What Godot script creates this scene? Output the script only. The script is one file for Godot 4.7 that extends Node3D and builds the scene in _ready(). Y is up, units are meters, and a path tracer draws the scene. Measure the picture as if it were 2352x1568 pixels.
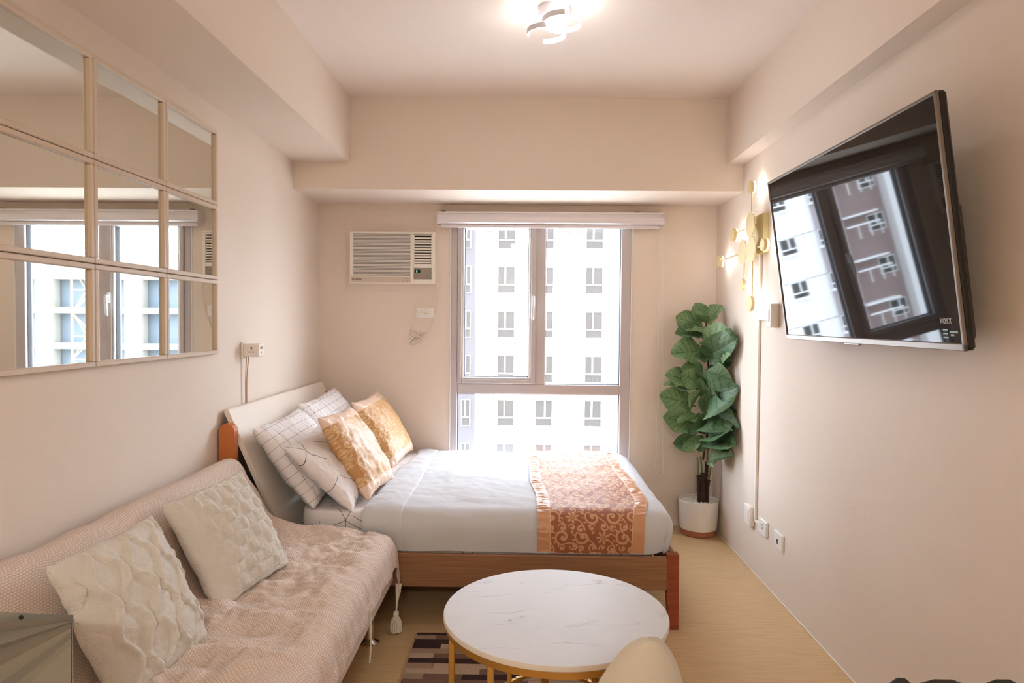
extends Node3D
# A small studio room: bed under a window, sofa along the mirror wall, coffee table, wall television.

const XL := -1.4075
const XR := 1.307
const ZB := -4.662
const ZF := -4.128
const ZK := 3.3
const YC := 2.7425
const YB := 2.1906
const XLB := -1.0592
const YLB := 2.356
const XRB := 1.2121
const YRB := 2.3505
const FOCAL := 1560.06

var cam: Camera3D
var M := {}
var used := {}
var rng := RandomNumberGenerator.new()
var noise_a := FastNoiseLite.new()
var noise_b := FastNoiseLite.new()


# ------------------------------------------------------------------ geometry helpers
class Geo:
	var v := PackedVector3Array()
	var n := PackedVector3Array()
	var t := PackedVector2Array()
	var ix := PackedInt32Array()

	func poly(p: Array, uvs = null) -> void:  # convex, counter-clockwise seen from outside
		var m: Vector3 = (p[1] - p[0]).cross(p[2] - p[0]).normalized()
		var b := v.size()
		for i in p.size():
			v.append(p[i])
			n.append(m)
			t.append(uvs[i] if uvs != null else Vector2(p[i].x + p[i].z, p[i].y))
		for i in range(1, p.size() - 1):
			ix.append(b)
			ix.append(b + i + 1)
			ix.append(b + i)

	func out(p: Array, c: Vector3) -> void:  # turned so that it faces away from c
		var m: Vector3 = (p[1] - p[0]).cross(p[2] - p[0])
		var mid := Vector3.ZERO
		for q in p:
			mid += q
		if m.dot(mid / p.size() - c) < 0.0:
			p.reverse()
		poly(p)

	func box(c: Vector3, s: Vector3, b := 0.003, turn := Basis()) -> void:
		var h := s / 2.0
		b = minf(b, minf(h.x, minf(h.y, h.z)) * 0.8)
		if b <= 0.0:
			for ax in 3:
				for sg in [-1.0, 1.0]:
					var q := []
					for k in [[-1, -1], [1, -1], [1, 1], [-1, 1]]:
						var w := Vector3.ZERO
						w[ax] = sg * h[ax]
						w[(ax + 1) % 3] = k[0] * h[(ax + 1) % 3]
						w[(ax + 2) % 3] = k[1] * h[(ax + 2) % 3]
						q.append(c + turn * w)
					out(q, c)
			return
		var at := func(sg: Vector3, ax: int) -> Vector3:
			var w := Vector3(sg.x * (h.x - b), sg.y * (h.y - b), sg.z * (h.z - b))
			w[ax] = sg[ax] * h[ax]
			return c + turn * w
		for ax in 3:
			var j := (ax + 1) % 3
			var k := (ax + 2) % 3
			for s1 in [-1.0, 1.0]:
				var q := []
				for kk in [[-1, -1], [1, -1], [1, 1], [-1, 1]]:
					var sg := Vector3.ZERO
					sg[ax] = s1
					sg[j] = kk[0]
					sg[k] = kk[1]
					q.append(at.call(sg, ax))
				out(q, c)
				for s2 in [-1.0, 1.0]:
					var a := Vector3.ZERO
					a[ax] = s1
					a[j] = s2
					a[k] = -1
					var d := a
					d[k] = 1
					out([at.call(a, ax), at.call(d, ax), at.call(d, j), at.call(a, j)], c)
		for sx in [-1.0, 1.0]:
			for sy in [-1.0, 1.0]:
				for sz in [-1.0, 1.0]:
					var sg := Vector3(sx, sy, sz)
					out([at.call(sg, 0), at.call(sg, 1), at.call(sg, 2)], c)

	func span(a: Vector3, b: Vector3, bev := 0.003) -> void:  # box from corner to corner
		box((a + b) / 2.0, (b - a).abs(), bev)

	func grid(p: Array, uv: Array, flip := false) -> void:  # rows of points, smooth
		var nu := p.size()
		var nv: int = p[0].size()
		var b := v.size()
		for i in nu:
			for j in nv:
				var du: Vector3 = p[mini(i + 1, nu - 1)][j] - p[maxi(i - 1, 0)][j]
				var dv: Vector3 = p[i][mini(j + 1, nv - 1)] - p[i][maxi(j - 1, 0)]
				var m := du.cross(dv)
				if m.length() < 1e-14:
					m = Vector3.UP
				v.append(p[i][j])
				n.append((-m if flip else m).normalized())
				t.append(uv[i][j])
		for i in nu - 1:
			for j in nv - 1:
				var q := [b + i * nv + j, b + (i + 1) * nv + j, b + (i + 1) * nv + j + 1, b + i * nv + j + 1]
				if flip:
					q.reverse()
				ix.append_array([q[0], q[2], q[1], q[0], q[3], q[2]])

	func tube(pts: Array, r, sides := 8, closed := false, caps := true) -> void:
		var m := pts.size()
		var up := Vector3.UP
		var d0: Vector3 = (pts[1] - pts[0]).normalized()
		if absf(d0.dot(up)) > 0.9:
			up = Vector3.RIGHT
		var side := d0.cross(up).normalized()
		var rows := []
		var uvs := []
		var ends := []
		for i in m + (1 if closed else 0):
			var k := i % m
			var d: Vector3
			if closed:
				d = (pts[(k + 1) % m] - pts[(k + m - 1) % m]).normalized()
			else:
				d = (pts[mini(k + 1, m - 1)] - pts[maxi(k - 1, 0)]).normalized()
			side = (side - d * side.dot(d)).normalized()
			var o := d.cross(side)
			var rr: float = r[k] if r is Array else r
			var row := []
			var ur := []
			for s in sides + 1:
				var a := TAU * s / sides
				row.append(pts[k] + (side * cos(a) + o * sin(a)) * rr)
				ur.append(Vector2(float(s) / sides, float(i)))
			rows.append(row)
			uvs.append(ur)
			if i == 0 or i == m - 1:
				ends.append([row.slice(0, sides), pts[k] - d * (0.01 if i > 0 else -0.01)])
		var b := v.size()
		grid(rows, uvs, true)
		for i in rows.size():  # exact normals round the seam
			for s in sides + 1:
				n[b + i * (sides + 1) + s] = (rows[i][s] - pts[i % m]).normalized()
		if caps and not closed:
			for e in ends:
				out(e[0], e[1])

	func lathe(prof: Array, c := Vector3.ZERO, seg := 32, a0 := 0.0, a1 := TAU) -> void:  # prof: Vector2(radius, height), outside to the right when going up
		for k in prof.size() - 1:
			var d: Vector2 = prof[k + 1] - prof[k]
			if d.length() < 1e-6:
				continue
			var me := Vector2(d.y, -d.x).normalized()
			var na := me
			var nb := me
			if k > 0:
				var e: Vector2 = prof[k] - prof[k - 1]
				var q := Vector2(e.y, -e.x).normalized()
				if q.dot(me) > 0.75:
					na = (q + me).normalized()
			if k < prof.size() - 2:
				var e: Vector2 = prof[k + 2] - prof[k + 1]
				var q := Vector2(e.y, -e.x).normalized()
				if q.dot(me) > 0.75:
					nb = (q + me).normalized()
			var b := v.size()
			for s in seg + 1:
				var a := a0 + (a1 - a0) * s / seg
				var r := Vector3(cos(a), 0, sin(a))
				for w in [[prof[k], na], [prof[k + 1], nb]]:
					v.append(c + r * w[0].x + Vector3(0, w[0].y, 0))
					n.append(r * w[1].x + Vector3(0, w[1].y, 0))
					t.append(Vector2(a / TAU, w[0].y))
			for s in seg:
				var q := [b + 2 * s, b + 2 * s + 1, b + 2 * s + 3, b + 2 * s + 2]
				ix.append_array([q[0], q[2], q[1], q[0], q[3], q[2]])

	func prism(pts: Array, o: Vector3, ex: Vector3, ey: Vector3, depth: Vector3) -> void:  # outline in the plane ex, ey, pushed along depth
		var p2 := PackedVector2Array(pts)
		var tri := Geometry2D.triangulate_polygon(p2)
		var mid := Vector2.ZERO
		for q in pts:
			mid += q / pts.size()
		for s in [0.0, 1.0]:
			for k in range(0, tri.size(), 3):
				var q := []
				for m in 3:
					var w: Vector2 = p2[tri[k + m]]
					q.append(o + ex * w.x + ey * w.y + depth * s)
				out(q, o + ex * mid.x + ey * mid.y + depth * 0.5)
		var ccw := not Geometry2D.is_polygon_clockwise(p2)
		var hand := ex.cross(ey).dot(depth) > 0.0
		for k in pts.size():
			var a: Vector2 = pts[k]
			var c: Vector2 = pts[(k + 1) % pts.size()]
			var q := [o + ex * a.x + ey * a.y, o + ex * c.x + ey * c.y, o + ex * c.x + ey * c.y + depth, o + ex * a.x + ey * a.y + depth]
			if ccw != hand:
				q.reverse()
			poly(q)

	func mesh() -> ArrayMesh:
		var a := []
		a.resize(Mesh.ARRAY_MAX)
		a[Mesh.ARRAY_VERTEX] = v
		a[Mesh.ARRAY_NORMAL] = n
		a[Mesh.ARRAY_TEX_UV] = t
		a[Mesh.ARRAY_INDEX] = ix
		var m := ArrayMesh.new()
		m.add_surface_from_arrays(Mesh.PRIMITIVE_TRIANGLES, a)
		return m


# ------------------------------------------------------------------ scene helpers
func numbered(called: String) -> String:
	if not used.has(called):
		used[called] = 0
		return called
	used[called] += 1
	return "%s_%03d" % [called, used[called]]


func tag(o: Node, label: String, category: String, group := "", kind := "") -> Node:
	if label:
		o.set_meta("label", label)
	if category:
		o.set_meta("category", category)
	if group:
		o.set_meta("group", group)
	if kind:
		o.set_meta("kind", kind)
	return o


func thing(called: String, label: String, category: String, at := Vector3.ZERO, group := "") -> Node3D:
	var o := Node3D.new()
	o.name = numbered(called)
	add_child(o)
	o.position = at
	tag(o, label, category, group)
	return o


func part(parent: Node, called: String, g, m: Material, at := Vector3.ZERO) -> MeshInstance3D:
	var o := MeshInstance3D.new()
	o.name = called if parent != self else numbered(called)
	o.mesh = g.mesh() if g is Geo else g
	o.material_override = m
	o.position = at
	parent.add_child(o, true)
	return o


func solo(called: String, g: Geo, m: Material, label: String, category: String, group := "", at := Vector3.ZERO) -> MeshInstance3D:
	var o := part(self, called, g, m, at)
	tag(o, label, category, group)
	return o


func struct(called: String, g: Geo, m: Material, label: String) -> MeshInstance3D:
	var o := part(self, called, g, m)
	tag(o, label, "", "", "structure")
	return o


func ray(u: float, w: float) -> Vector3:
	return cam.basis * Vector3((u - 1176.0) / FOCAL, -(w - 784.0) / FOCAL, -1.0)


func px(u: float, w: float, axis: int, val: float) -> Vector3:  # the point of a plane x, y or z = val seen at that pixel of the photograph
	var d := ray(u, w)
	return cam.position + d * ((val - cam.position[axis]) / d[axis])


func col(r: float, g: float, b: float) -> Color:
	return Color(r / 255.0, g / 255.0, b / 255.0)


func mat(c: Color, rough := 0.6, metal := 0.0, spec := 0.5) -> StandardMaterial3D:
	var m := StandardMaterial3D.new()
	m.albedo_color = c
	m.roughness = rough
	m.metallic = metal
	m.metallic_specular = spec
	return m


func glow(c: Color, energy: float) -> StandardMaterial3D:
	var m := mat(Color.WHITE, 0.5)
	m.emission_enabled = true
	m.emission = c
	m.emission_energy_multiplier = energy
	return m


func tex(im: Image) -> ImageTexture:
	return ImageTexture.create_from_image(im)


func image_of(w: int, h: int, f: Callable) -> Image:  # f(x, y) gives a colour
	var data := PackedByteArray()
	data.resize(w * h * 3)
	var k := 0
	for y in h:
		for x in w:
			var c: Color = f.call(x, y)
			data[k] = int(clampf(c.r, 0, 1) * 255.0)
			data[k + 1] = int(clampf(c.g, 0, 1) * 255.0)
			data[k + 2] = int(clampf(c.b, 0, 1) * 255.0)
			k += 3
	return Image.create_from_data(w, h, false, Image.FORMAT_RGB8, data)


func bumpy(m: StandardMaterial3D, im: Image, strength: float, scale := 1.0) -> void:
	var c: Image = im.duplicate()
	c.convert(Image.FORMAT_RGBA8)
	c.bump_map_to_normal_map(strength)
	m.normal_enabled = true
	m.normal_texture = tex(c)
	m.normal_scale = scale


func noise_image(n: int, freq_x: float, freq_y: float, seed_: int, octaves := 4) -> Image:  # seamless grey noise, stretched as asked
	var f := FastNoiseLite.new()
	f.seed = seed_
	f.noise_type = FastNoiseLite.TYPE_SIMPLEX
	f.fractal_octaves = octaves
	f.frequency = 1.0
	var rx := freq_x / TAU
	var ry := freq_y / TAU
	var cx := PackedVector2Array()
	for x in n:
		cx.append(Vector2(cos(TAU * x / n), sin(TAU * x / n)) * rx)
	var data := PackedByteArray()
	data.resize(n * n)
	for y in n:
		var b := Vector2(cos(TAU * y / n), sin(TAU * y / n)) * ry
		for x in n:
			# two cylinders added: seamless enough in both directions
			var a := f.get_noise_3d(cx[x].x + b.x * 3.1, cx[x].y + b.y * 3.1, b.x - b.y)
			data[y * n + x] = int(clampf(a * 0.5 + 0.5, 0, 1) * 255.0)
	return Image.create_from_data(n, n, false, Image.FORMAT_L8, data)


func tint(im: Image, a: Color, b: Color) -> Image:
	var n := im.get_width()
	var h := im.get_height()
	var src := im.get_data()
	var data := PackedByteArray()
	data.resize(n * h * 3)
	for k in n * h:
		var c := a.lerp(b, src[k] / 255.0)
		data[k * 3] = int(c.r * 255.0)
		data[k * 3 + 1] = int(c.g * 255.0)
		data[k * 3 + 2] = int(c.b * 255.0)
	return Image.create_from_data(n, h, false, Image.FORMAT_RGB8, data)


# ------------------------------------------------------------------ textures and materials
class Mask:
	var n: int
	var d := PackedByteArray()

	func _init(size: int) -> void:
		n = size
		d.resize(n * n)

	func dot(x: float, y: float, r: float) -> void:
		var k := int(ceil(r + 1.0))
		for j in range(-k, k + 1):
			for i in range(-k, k + 1):
				var ix := int(floor(x)) + i
				var iy := int(floor(y)) + j
				var q := Vector2(ix + 0.5 - x, iy + 0.5 - y).length()
				var a := int(clampf(r - q + 0.5, 0.0, 1.0) * 255.0)
				var at := posmod(iy, n) * n + posmod(ix, n)
				if a > d[at]:
					d[at] = a

	func scroll(c: Vector2, size: float, turns: float, way: float, a0: float, th: float) -> void:
		var steps := int(size * turns * 1.6) + 12
		for i in steps:
			var s := float(i) / (steps - 1)
			var a := a0 + way * turns * TAU * s
			var r := size * pow(1.0 - s, 0.75)
			dot(c.x + cos(a) * r, c.y + sin(a) * r, th * (0.45 + 0.75 * sin(PI * clampf(s * 0.9 + 0.05, 0, 1))))
		dot(c.x, c.y, th * 1.5)

	func leaf(c: Vector2, a: float, l: float, w: float) -> void:
		var steps := int(l) + 4
		for i in steps:
			var s := float(i) / (steps - 1)
			dot(c.x + cos(a) * l * s, c.y + sin(a) * l * s, w * sin(PI * clampf(0.06 + s * 0.9, 0, 1)))

	func curve(a: Vector2, b: Vector2, c: Vector2, th: float) -> void:
		var steps := int(a.distance_to(b) + b.distance_to(c)) + 2
		for i in steps:
			var s := float(i) / (steps - 1)
			var p := a.lerp(b, s).lerp(b.lerp(c, s), s)
			dot(p.x, p.y, th)

	func image() -> Image:
		return Image.create_from_data(n, n, false, Image.FORMAT_L8, d)


func damask_mask() -> Image:
	var m := Mask.new(640)
	rng.seed = 41
	var k := 0
	for j in 4:
		for i in 4:
			var c := Vector2(80 + i * 160 + (80 if j % 2 else 0), 80 + j * 160)
			var way := 1.0 if (i + j) % 2 == 0 else -1.0
			var a0 := rng.randf() * TAU
			if (i + j * 3) % 4 == 0:  # a rosette of leaves
				for q in 7:
					m.leaf(c + Vector2(14, 0).rotated(a0 + TAU * q / 7), a0 + TAU * q / 7, 42, 10)
				m.dot(c.x, c.y, 8)
			else:
				m.scroll(c, 62, 1.25, way, a0, 8.5)
				for q in 4:
					m.leaf(c + Vector2(64, 0).rotated(a0 + way * 0.55 * (q + 1)), a0 + way * 0.55 * (q + 1) - way * 0.6, 26, 6)
			var e := c + Vector2(82, 82).rotated(rng.randf_range(-0.2, 0.2))
			m.scroll(e, 33, 1.1, -way, rng.randf() * TAU, 6.5)
			m.curve(c + Vector2(58, 0).rotated(a0), e + Vector2(20, -46), e + Vector2(28, 10), 5.0)
			m.scroll(c + Vector2(-6, 84), 26, 1.0, way, rng.randf() * TAU, 5.5)
			m.leaf(c + Vector2(70, -30), rng.randf() * TAU, 30, 8)
			k += 1
	return m.image()


func burst_mask() -> Image:  # thin lines that run out from scattered points
	var m := Mask.new(1024)
	rng.seed = 7
	for c in [Vector2(170, 180), Vector2(560, 90), Vector2(860, 300), Vector2(330, 500), Vector2(700, 620), Vector2(120, 820), Vector2(480, 880), Vector2(910, 870)]:
		var a0 := rng.randf() * TAU
		var count := rng.randi_range(4, 6)
		for q in count:
			var a := a0 + TAU * q / count + rng.randf_range(-0.25, 0.25)
			var l := rng.randf_range(130, 280)
			var e: Vector2 = c + Vector2(l, 0).rotated(a)
			m.curve(c, c.lerp(e, 0.5) + Vector2(0, rng.randf_range(-40, 40)).rotated(a), e, 1.7)
	return m.image()


func make_materials() -> void:
	noise_a.seed = 3
	noise_a.frequency = 1.0
	noise_b.seed = 11
	noise_b.frequency = 1.0
	var paint := noise_image(256, 40, 40, 5, 3)
	M.wall = mat(col(231, 215, 201), 0.62, 0.0, 0.4)
	M.wall.uv1_triplanar = true
	M.wall.uv1_world_triplanar = true
	M.wall.uv1_scale = Vector3.ONE * 3.0
	bumpy(M.wall, paint, 3.0, 0.12)
	M.ceiling = M.wall.duplicate()
	M.ceiling.albedo_color = col(238, 224, 214)
	M.ceiling.roughness = 0.8
	var streak := noise_image(512, 6, 420, 9, 3)
	M.floor = mat(Color.WHITE, 0.42, 0.0, 0.45)
	M.floor.albedo_texture = tex(tint(streak, col(188, 150, 106), col(226, 196, 154)))
	M.floor.uv1_triplanar = true
	M.floor.uv1_world_triplanar = true
	M.floor.uv1_scale = Vector3(0.9, 1.0, 1.2)
	M.bead = mat(col(235, 222, 208), 0.5)
	M.white = mat(col(238, 234, 228), 0.4)
	M.plastic = mat(col(240, 232, 222), 0.38)
	M.cable = mat(col(232, 220, 205), 0.45)
	M.tan_cable = mat(col(186, 152, 122), 0.5)
	M.alu = mat(col(196, 186, 186), 0.4, 0.0)
	M.bead_white = mat(col(240, 238, 238), 0.35)
	M.gasket = mat(col(40, 38, 46), 0.7)
	M.glass = mat(Color(0.9, 0.95, 0.95, 0.05), 0.02)
	M.glass.transparency = BaseMaterial3D.TRANSPARENCY_ALPHA
	M.blind = mat(col(228, 220, 222), 0.35)
	M.dark_slot = mat(col(60, 40, 32), 0.8)
	M.black_pin = mat(col(28, 22, 20), 0.7)
	M.panel_grey = mat(col(150, 138, 124), 0.5)
	M.strip_grey = mat(col(205, 190, 174), 0.5)
	M.display = mat(col(14, 34, 28), 0.2)
	M.display_glow = glow(Color(0.55, 1.0, 0.9), 1.6)
	M.ink = mat(col(70, 40, 26), 0.6)
	M.ink_soft = mat(col(120, 96, 78), 0.6)
	M.gold = mat(col(224, 202, 148), 0.38, 0.3)
	M.gold_disc = mat(col(222, 198, 150), 0.45, 0.25)
	M.gold_frame = mat(col(196, 146, 72), 0.35, 0.6)
	M.led = glow(Color(1.0, 0.99, 0.95), 6.0)
	M.lamp_led = glow(Color(1.0, 1.0, 1.0), 5.0)
	M.panel_glow = glow(Color(1.0, 0.97, 0.92), 1.0)
	M.lamp_white = mat(col(206, 202, 208), 0.35)
	M.mirror = mat(col(224, 226, 220), 0.015, 1.0)
	M.mirror_frame = mat(col(214, 194, 174), 0.45)
	M.tv_glass = mat(col(8, 6, 6), 0.03, 0.0, 0.40)
	M.tv_bezel = mat(col(132, 124, 116), 0.28, 0.75)
	M.tv_black = mat(col(14, 13, 13), 0.35)
	M.chrome = mat(col(230, 226, 220), 0.12, 1.0)
	var grain := noise_image(512, 4, 150, 21, 5)
	M.rail = mat(Color.WHITE, 0.42)
	M.rail.albedo_texture = tex(tint(grain, col(112, 74, 50), col(184, 134, 98)))
	M.rail.uv1_triplanar = true
	M.rail.uv1_scale = Vector3(0.55, 1.6, 1.6)
	M.leg = mat(Color.WHITE, 0.38)
	M.leg.albedo_texture = tex(tint(grain, col(122, 52, 30), col(176, 84, 50)))
	M.leg.albedo_texture.get_image()
	M.leg.uv1_triplanar = true
	M.leg.uv1_scale = Vector3(1.6, 0.5, 1.6)
	M.post = mat(col(206, 118, 62), 0.4)
	M.headboard = mat(col(240, 228, 216), 0.3)
	var fuzz := noise_image(256, 150, 150, 31, 3)
	M.fleece = mat(col(214, 212, 214), 0.95, 0.0, 0.2)
	M.fleece.uv1_scale = Vector3(9, 9, 9)
	M.fleece.rim_enabled = true
	M.fleece.rim = 0.3
	bumpy(M.fleece, fuzz, 6.0, 0.55)
	var lines := burst_mask()
	M.burst = mat(Color.WHITE, 0.85, 0.0, 0.3)
	M.burst.albedo_texture = tex(tint(lines, col(238, 230, 228), col(78, 62, 58)))
	M.burst.uv1_scale = Vector3(1.35, 1.35, 1)
	M.check = mat(Color.WHITE, 0.85, 0.0, 0.3)
	M.check.albedo_texture = tex(image_of(256, 256, func(x, y): return col(72, 56, 54) if x < 7 or y < 7 else col(240, 233, 232)))
	M.check.uv1_scale = Vector3(20, 20, 1)
	var dam := damask_mask()
	M.damask = mat(Color.WHITE, 0.58, 0.0, 0.36)
	M.damask.albedo_texture = tex(tint(dam, col(158, 96, 68), col(208, 160, 120)))
	M.damask.uv1_scale = Vector3(2.7, 2.7, 1)
	M.gold_damask = mat(Color.WHITE, 0.45, 0.0, 0.5)
	M.gold_damask.albedo_texture = tex(tint(dam, col(200, 148, 92), col(224, 184, 136)))
	M.gold_damask.uv1_scale = Vector3(3.6, 3.6, 1)
	M.satin = mat(col(206, 150, 112), 0.36, 0.0, 0.5)
	M.satin_light = mat(col(238, 206, 182), 0.36, 0.0, 0.5)
	M.seam = mat(col(232, 190, 146), 0.5)
	var weave := image_of(128, 128, func(x, y):
		var row := int(y) / 64
		var u := fposmod(x / 64.0 + 0.5 * row, 1.0)
		var w := fposmod(y / 64.0, 1.0)
		var hgt := pow(sin(PI * u), 0.28) * pow(sin(PI * w), 0.42)
		return Color(hgt, hgt, hgt))
	M.throw = mat(Color.WHITE, 0.95, 0.0, 0.15)
	var weave_grey: Image = weave.duplicate()
	weave_grey.convert(Image.FORMAT_L8)
	M.throw.albedo_texture = tex(tint(weave_grey, col(196, 168, 150), col(232, 215, 203)))
	M.throw.uv1_scale = Vector3(1.0 / 0.023, 1.0 / 0.0145, 1)
	bumpy(M.throw, weave, 7.0, 0.9)
	M.knit = mat(col(240, 231, 220), 0.95, 0.0, 0.15)
	M.knit.rim_enabled = true
	M.knit.rim = 0.4
	M.knit.uv1_scale = Vector3(7, 7, 1)
	bumpy(M.knit, fuzz, 8.0, 0.8)
	M.leatherette = mat(col(226, 208, 192), 0.5)
	var mar := FastNoiseLite.new()
	mar.seed = 77
	mar.frequency = 1.0
	mar.fractal_octaves = 5
	var marble := image_of(768, 768, func(x, y):
		var p := Vector2(x, y) / 768.0
		var q := p.rotated(0.22)
		var w := mar.get_noise_2d(p.x * 2.0, p.y * 2.0) * 0.05
		var a := absf(mar.get_noise_2d(q.x * 0.55 + 4.0, (q.y + w) * 3.4) + mar.get_noise_2d(q.x * 6.0, q.y * 9.0) * 0.02)
		var keep := clampf(mar.get_noise_2d(p.x * 2.6 + 20.0, p.y * 3.2 + 9.0) * 2.6 + 0.30, 0.0, 1.0)
		var vein := ((1.0 - smoothstep(0.0, 0.010, a)) + 0.35 * (1.0 - smoothstep(0.0, 0.05, a))) * keep
		var cloud := mar.get_noise_2d(p.x * 2.0 - 7.0, p.y * 2.0) * 0.03
		return col(214, 208, 207).lerp(col(160, 148, 150), clampf(vein, 0.0, 1.0) * 0.75).darkened(clampf(cloud, 0, 1)))
	M.marble = mat(Color.WHITE, 0.45, 0.0, 0.35)
	M.marble.albedo_texture = tex(marble)
	M.rim = mat(col(226, 214, 200), 0.5)
	M.rug_side = mat(col(186, 150, 112), 0.95)
	for k in [["rug_0", col(66, 46, 44)], ["rug_1", col(132, 100, 84)], ["rug_2", col(178, 146, 122)], ["rug_3", col(206, 176, 150)]]:
		var sp := noise_image(128, 60, 60, 50 + M.size(), 2)
		M[k[0]] = mat(Color.WHITE, 1.0, 0.0, 0.1)
		M[k[0]].albedo_texture = tex(tint(sp, k[1].darkened(0.22), k[1].lightened(0.12)))
		M[k[0]].uv1_triplanar = true
		M[k[0]].uv1_scale = Vector3.ONE * 5.0
	M.shell = mat(col(194, 186, 174), 0.5)
	M.bin = mat(col(132, 126, 116), 0.45)
	M.bin_lid = mat(col(150, 144, 132), 0.5)
	M.suitcase = mat(col(44, 40, 36), 0.8)
	M.pot = mat(col(238, 230, 222), 0.4)
	M.terracotta = mat(col(172, 104, 78), 0.6)
	M.pebble = mat(col(232, 226, 214), 0.7)
	M.pebble_dark = mat(col(150, 132, 118), 0.7)
	M.bark = mat(col(66, 44, 32), 0.85)
	bumpy(M.bark, fuzz, 8.0, 1.0)
	M.stem = mat(col(112, 116, 70), 0.6)
	for k in [["leaf_0", col(112, 142, 94), col(62, 88, 56)], ["leaf_1", col(84, 114, 76), col(44, 68, 44)], ["leaf_2", col(130, 156, 112), col(74, 100, 68)]]:
		var c1: Color = k[1]
		var c2: Color = k[2]
		var im := image_of(192, 192, func(x, y):  # u runs across, v along the blade; veins are printed dark on it
			var u := absf(x / 191.0 - 0.5) * 2.0
			var w: float = y / 191.0
			var mid := 1.0 - smoothstep(0.012, 0.035, u)
			var s := fposmod((w - u * 0.28) * 7.0, 1.0)
			var lat := (1.0 - smoothstep(0.03, 0.09, absf(s - 0.5))) * (1.0 - smoothstep(0.7, 0.95, u))
			var blotch := noise_a.get_noise_2d(x * 0.05, y * 0.05) * 0.12
			return c1.lightened(clampf(blotch, 0, 1)).darkened(clampf(-blotch, 0, 1)).lerp(c2, maxf(mid, lat * 0.75)))
		M[k[0]] = mat(Color.WHITE, 0.5, 0.0, 0.4)
		M[k[0]].albedo_texture = tex(im)
	# outside
	M.facade = mat(col(238, 236, 236), 0.9)
	M.facade_joint = mat(col(74, 70, 71), 0.9)
	M.ledge = mat(col(78, 74, 75), 0.9)
	M.stripe = mat(col(66, 60, 61), 0.9)
	M.facade_grey = mat(col(168, 156, 158), 0.9)
	M.facade_brown = mat(col(150, 130, 126), 0.9)
	M.far_pane = mat(col(58, 53, 50), 0.5, 0.0, 0.25)
	M.far_frame = mat(col(240, 240, 240), 0.8)
	M.vent = mat(col(90, 86, 88), 0.8)
	M.net = mat(col(86, 94, 104), 0.8)
	M.sticker = mat(col(150, 176, 172), 0.5)
	M.gold_frame2 = mat(col(204, 188, 134), 0.42, 0.25)
	M.raw = mat(col(132, 128, 122), 0.9)
	M.crane = mat(col(150, 126, 96), 0.7)


# ------------------------------------------------------------------ the scene
func _ready() -> void:
	cam = Camera3D.new()
	cam.name = "camera"
	cam.position = Vector3(0, 1.4, 0)
	cam.rotation = Vector3(-0.03016, 0.01714, 0.00903)
	cam.fov = 53.363
	cam.near = 0.05
	cam.far = 400.0
	add_child(cam)
	cam.current = true
	var env := Environment.new()
	env.background_mode = Environment.BG_SKY
	var sky_m := ProceduralSkyMaterial.new()
	sky_m.sky_top_color = Color(0.875, 0.935, 1.0)
	sky_m.sky_horizon_color = Color(0.905, 0.955, 1.0)
	sky_m.ground_horizon_color = Color(0.66, 0.69, 0.71)
	sky_m.ground_bottom_color = Color(0.64, 0.67, 0.69)
	sky_m.energy_multiplier = SKY
	env.sky = Sky.new()
	env.sky.sky_material = sky_m
	env.tonemap_mode = Environment.TONE_MAPPER_LINEAR
	env.tonemap_exposure = EXPOSURE
	env.sdfgi_enabled = true
	env.ssao_enabled = true
	env.ssil_enabled = true
	var we := WorldEnvironment.new()
	we.name = "environment"
	we.environment = env
	add_child(we)

	make_materials()
	build_room()
	build_window()
	build_outside()
	build_bed()
	build_sofa()
	build_television()
	build_mirrors()
	build_table()
	build_plant()
	build_air_conditioner()
	build_blind()
	build_sconce()
	build_ceiling_lamp()
	build_rear_lamp()
	build_sockets()
	build_foreground()


const SKY := 18.4
const EXPOSURE := 1.16
const LAMP := 0.12
const KITCHEN := 8.0
const KITCHEN_TINT := Color(0.98, 1.0, 0.97)
const LED_EACH := 0.007


func omni(parent: Node, at: Vector3, energy: float, size: float, c := Color.WHITE) -> void:
	var l := OmniLight3D.new()
	l.name = "light"
	l.position = at
	l.light_energy = energy
	l.light_size = size
	l.light_color = c
	l.omni_range = 9.0
	l.omni_attenuation = 2.0
	l.shadow_enabled = true
	parent.add_child(l, true)


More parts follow.
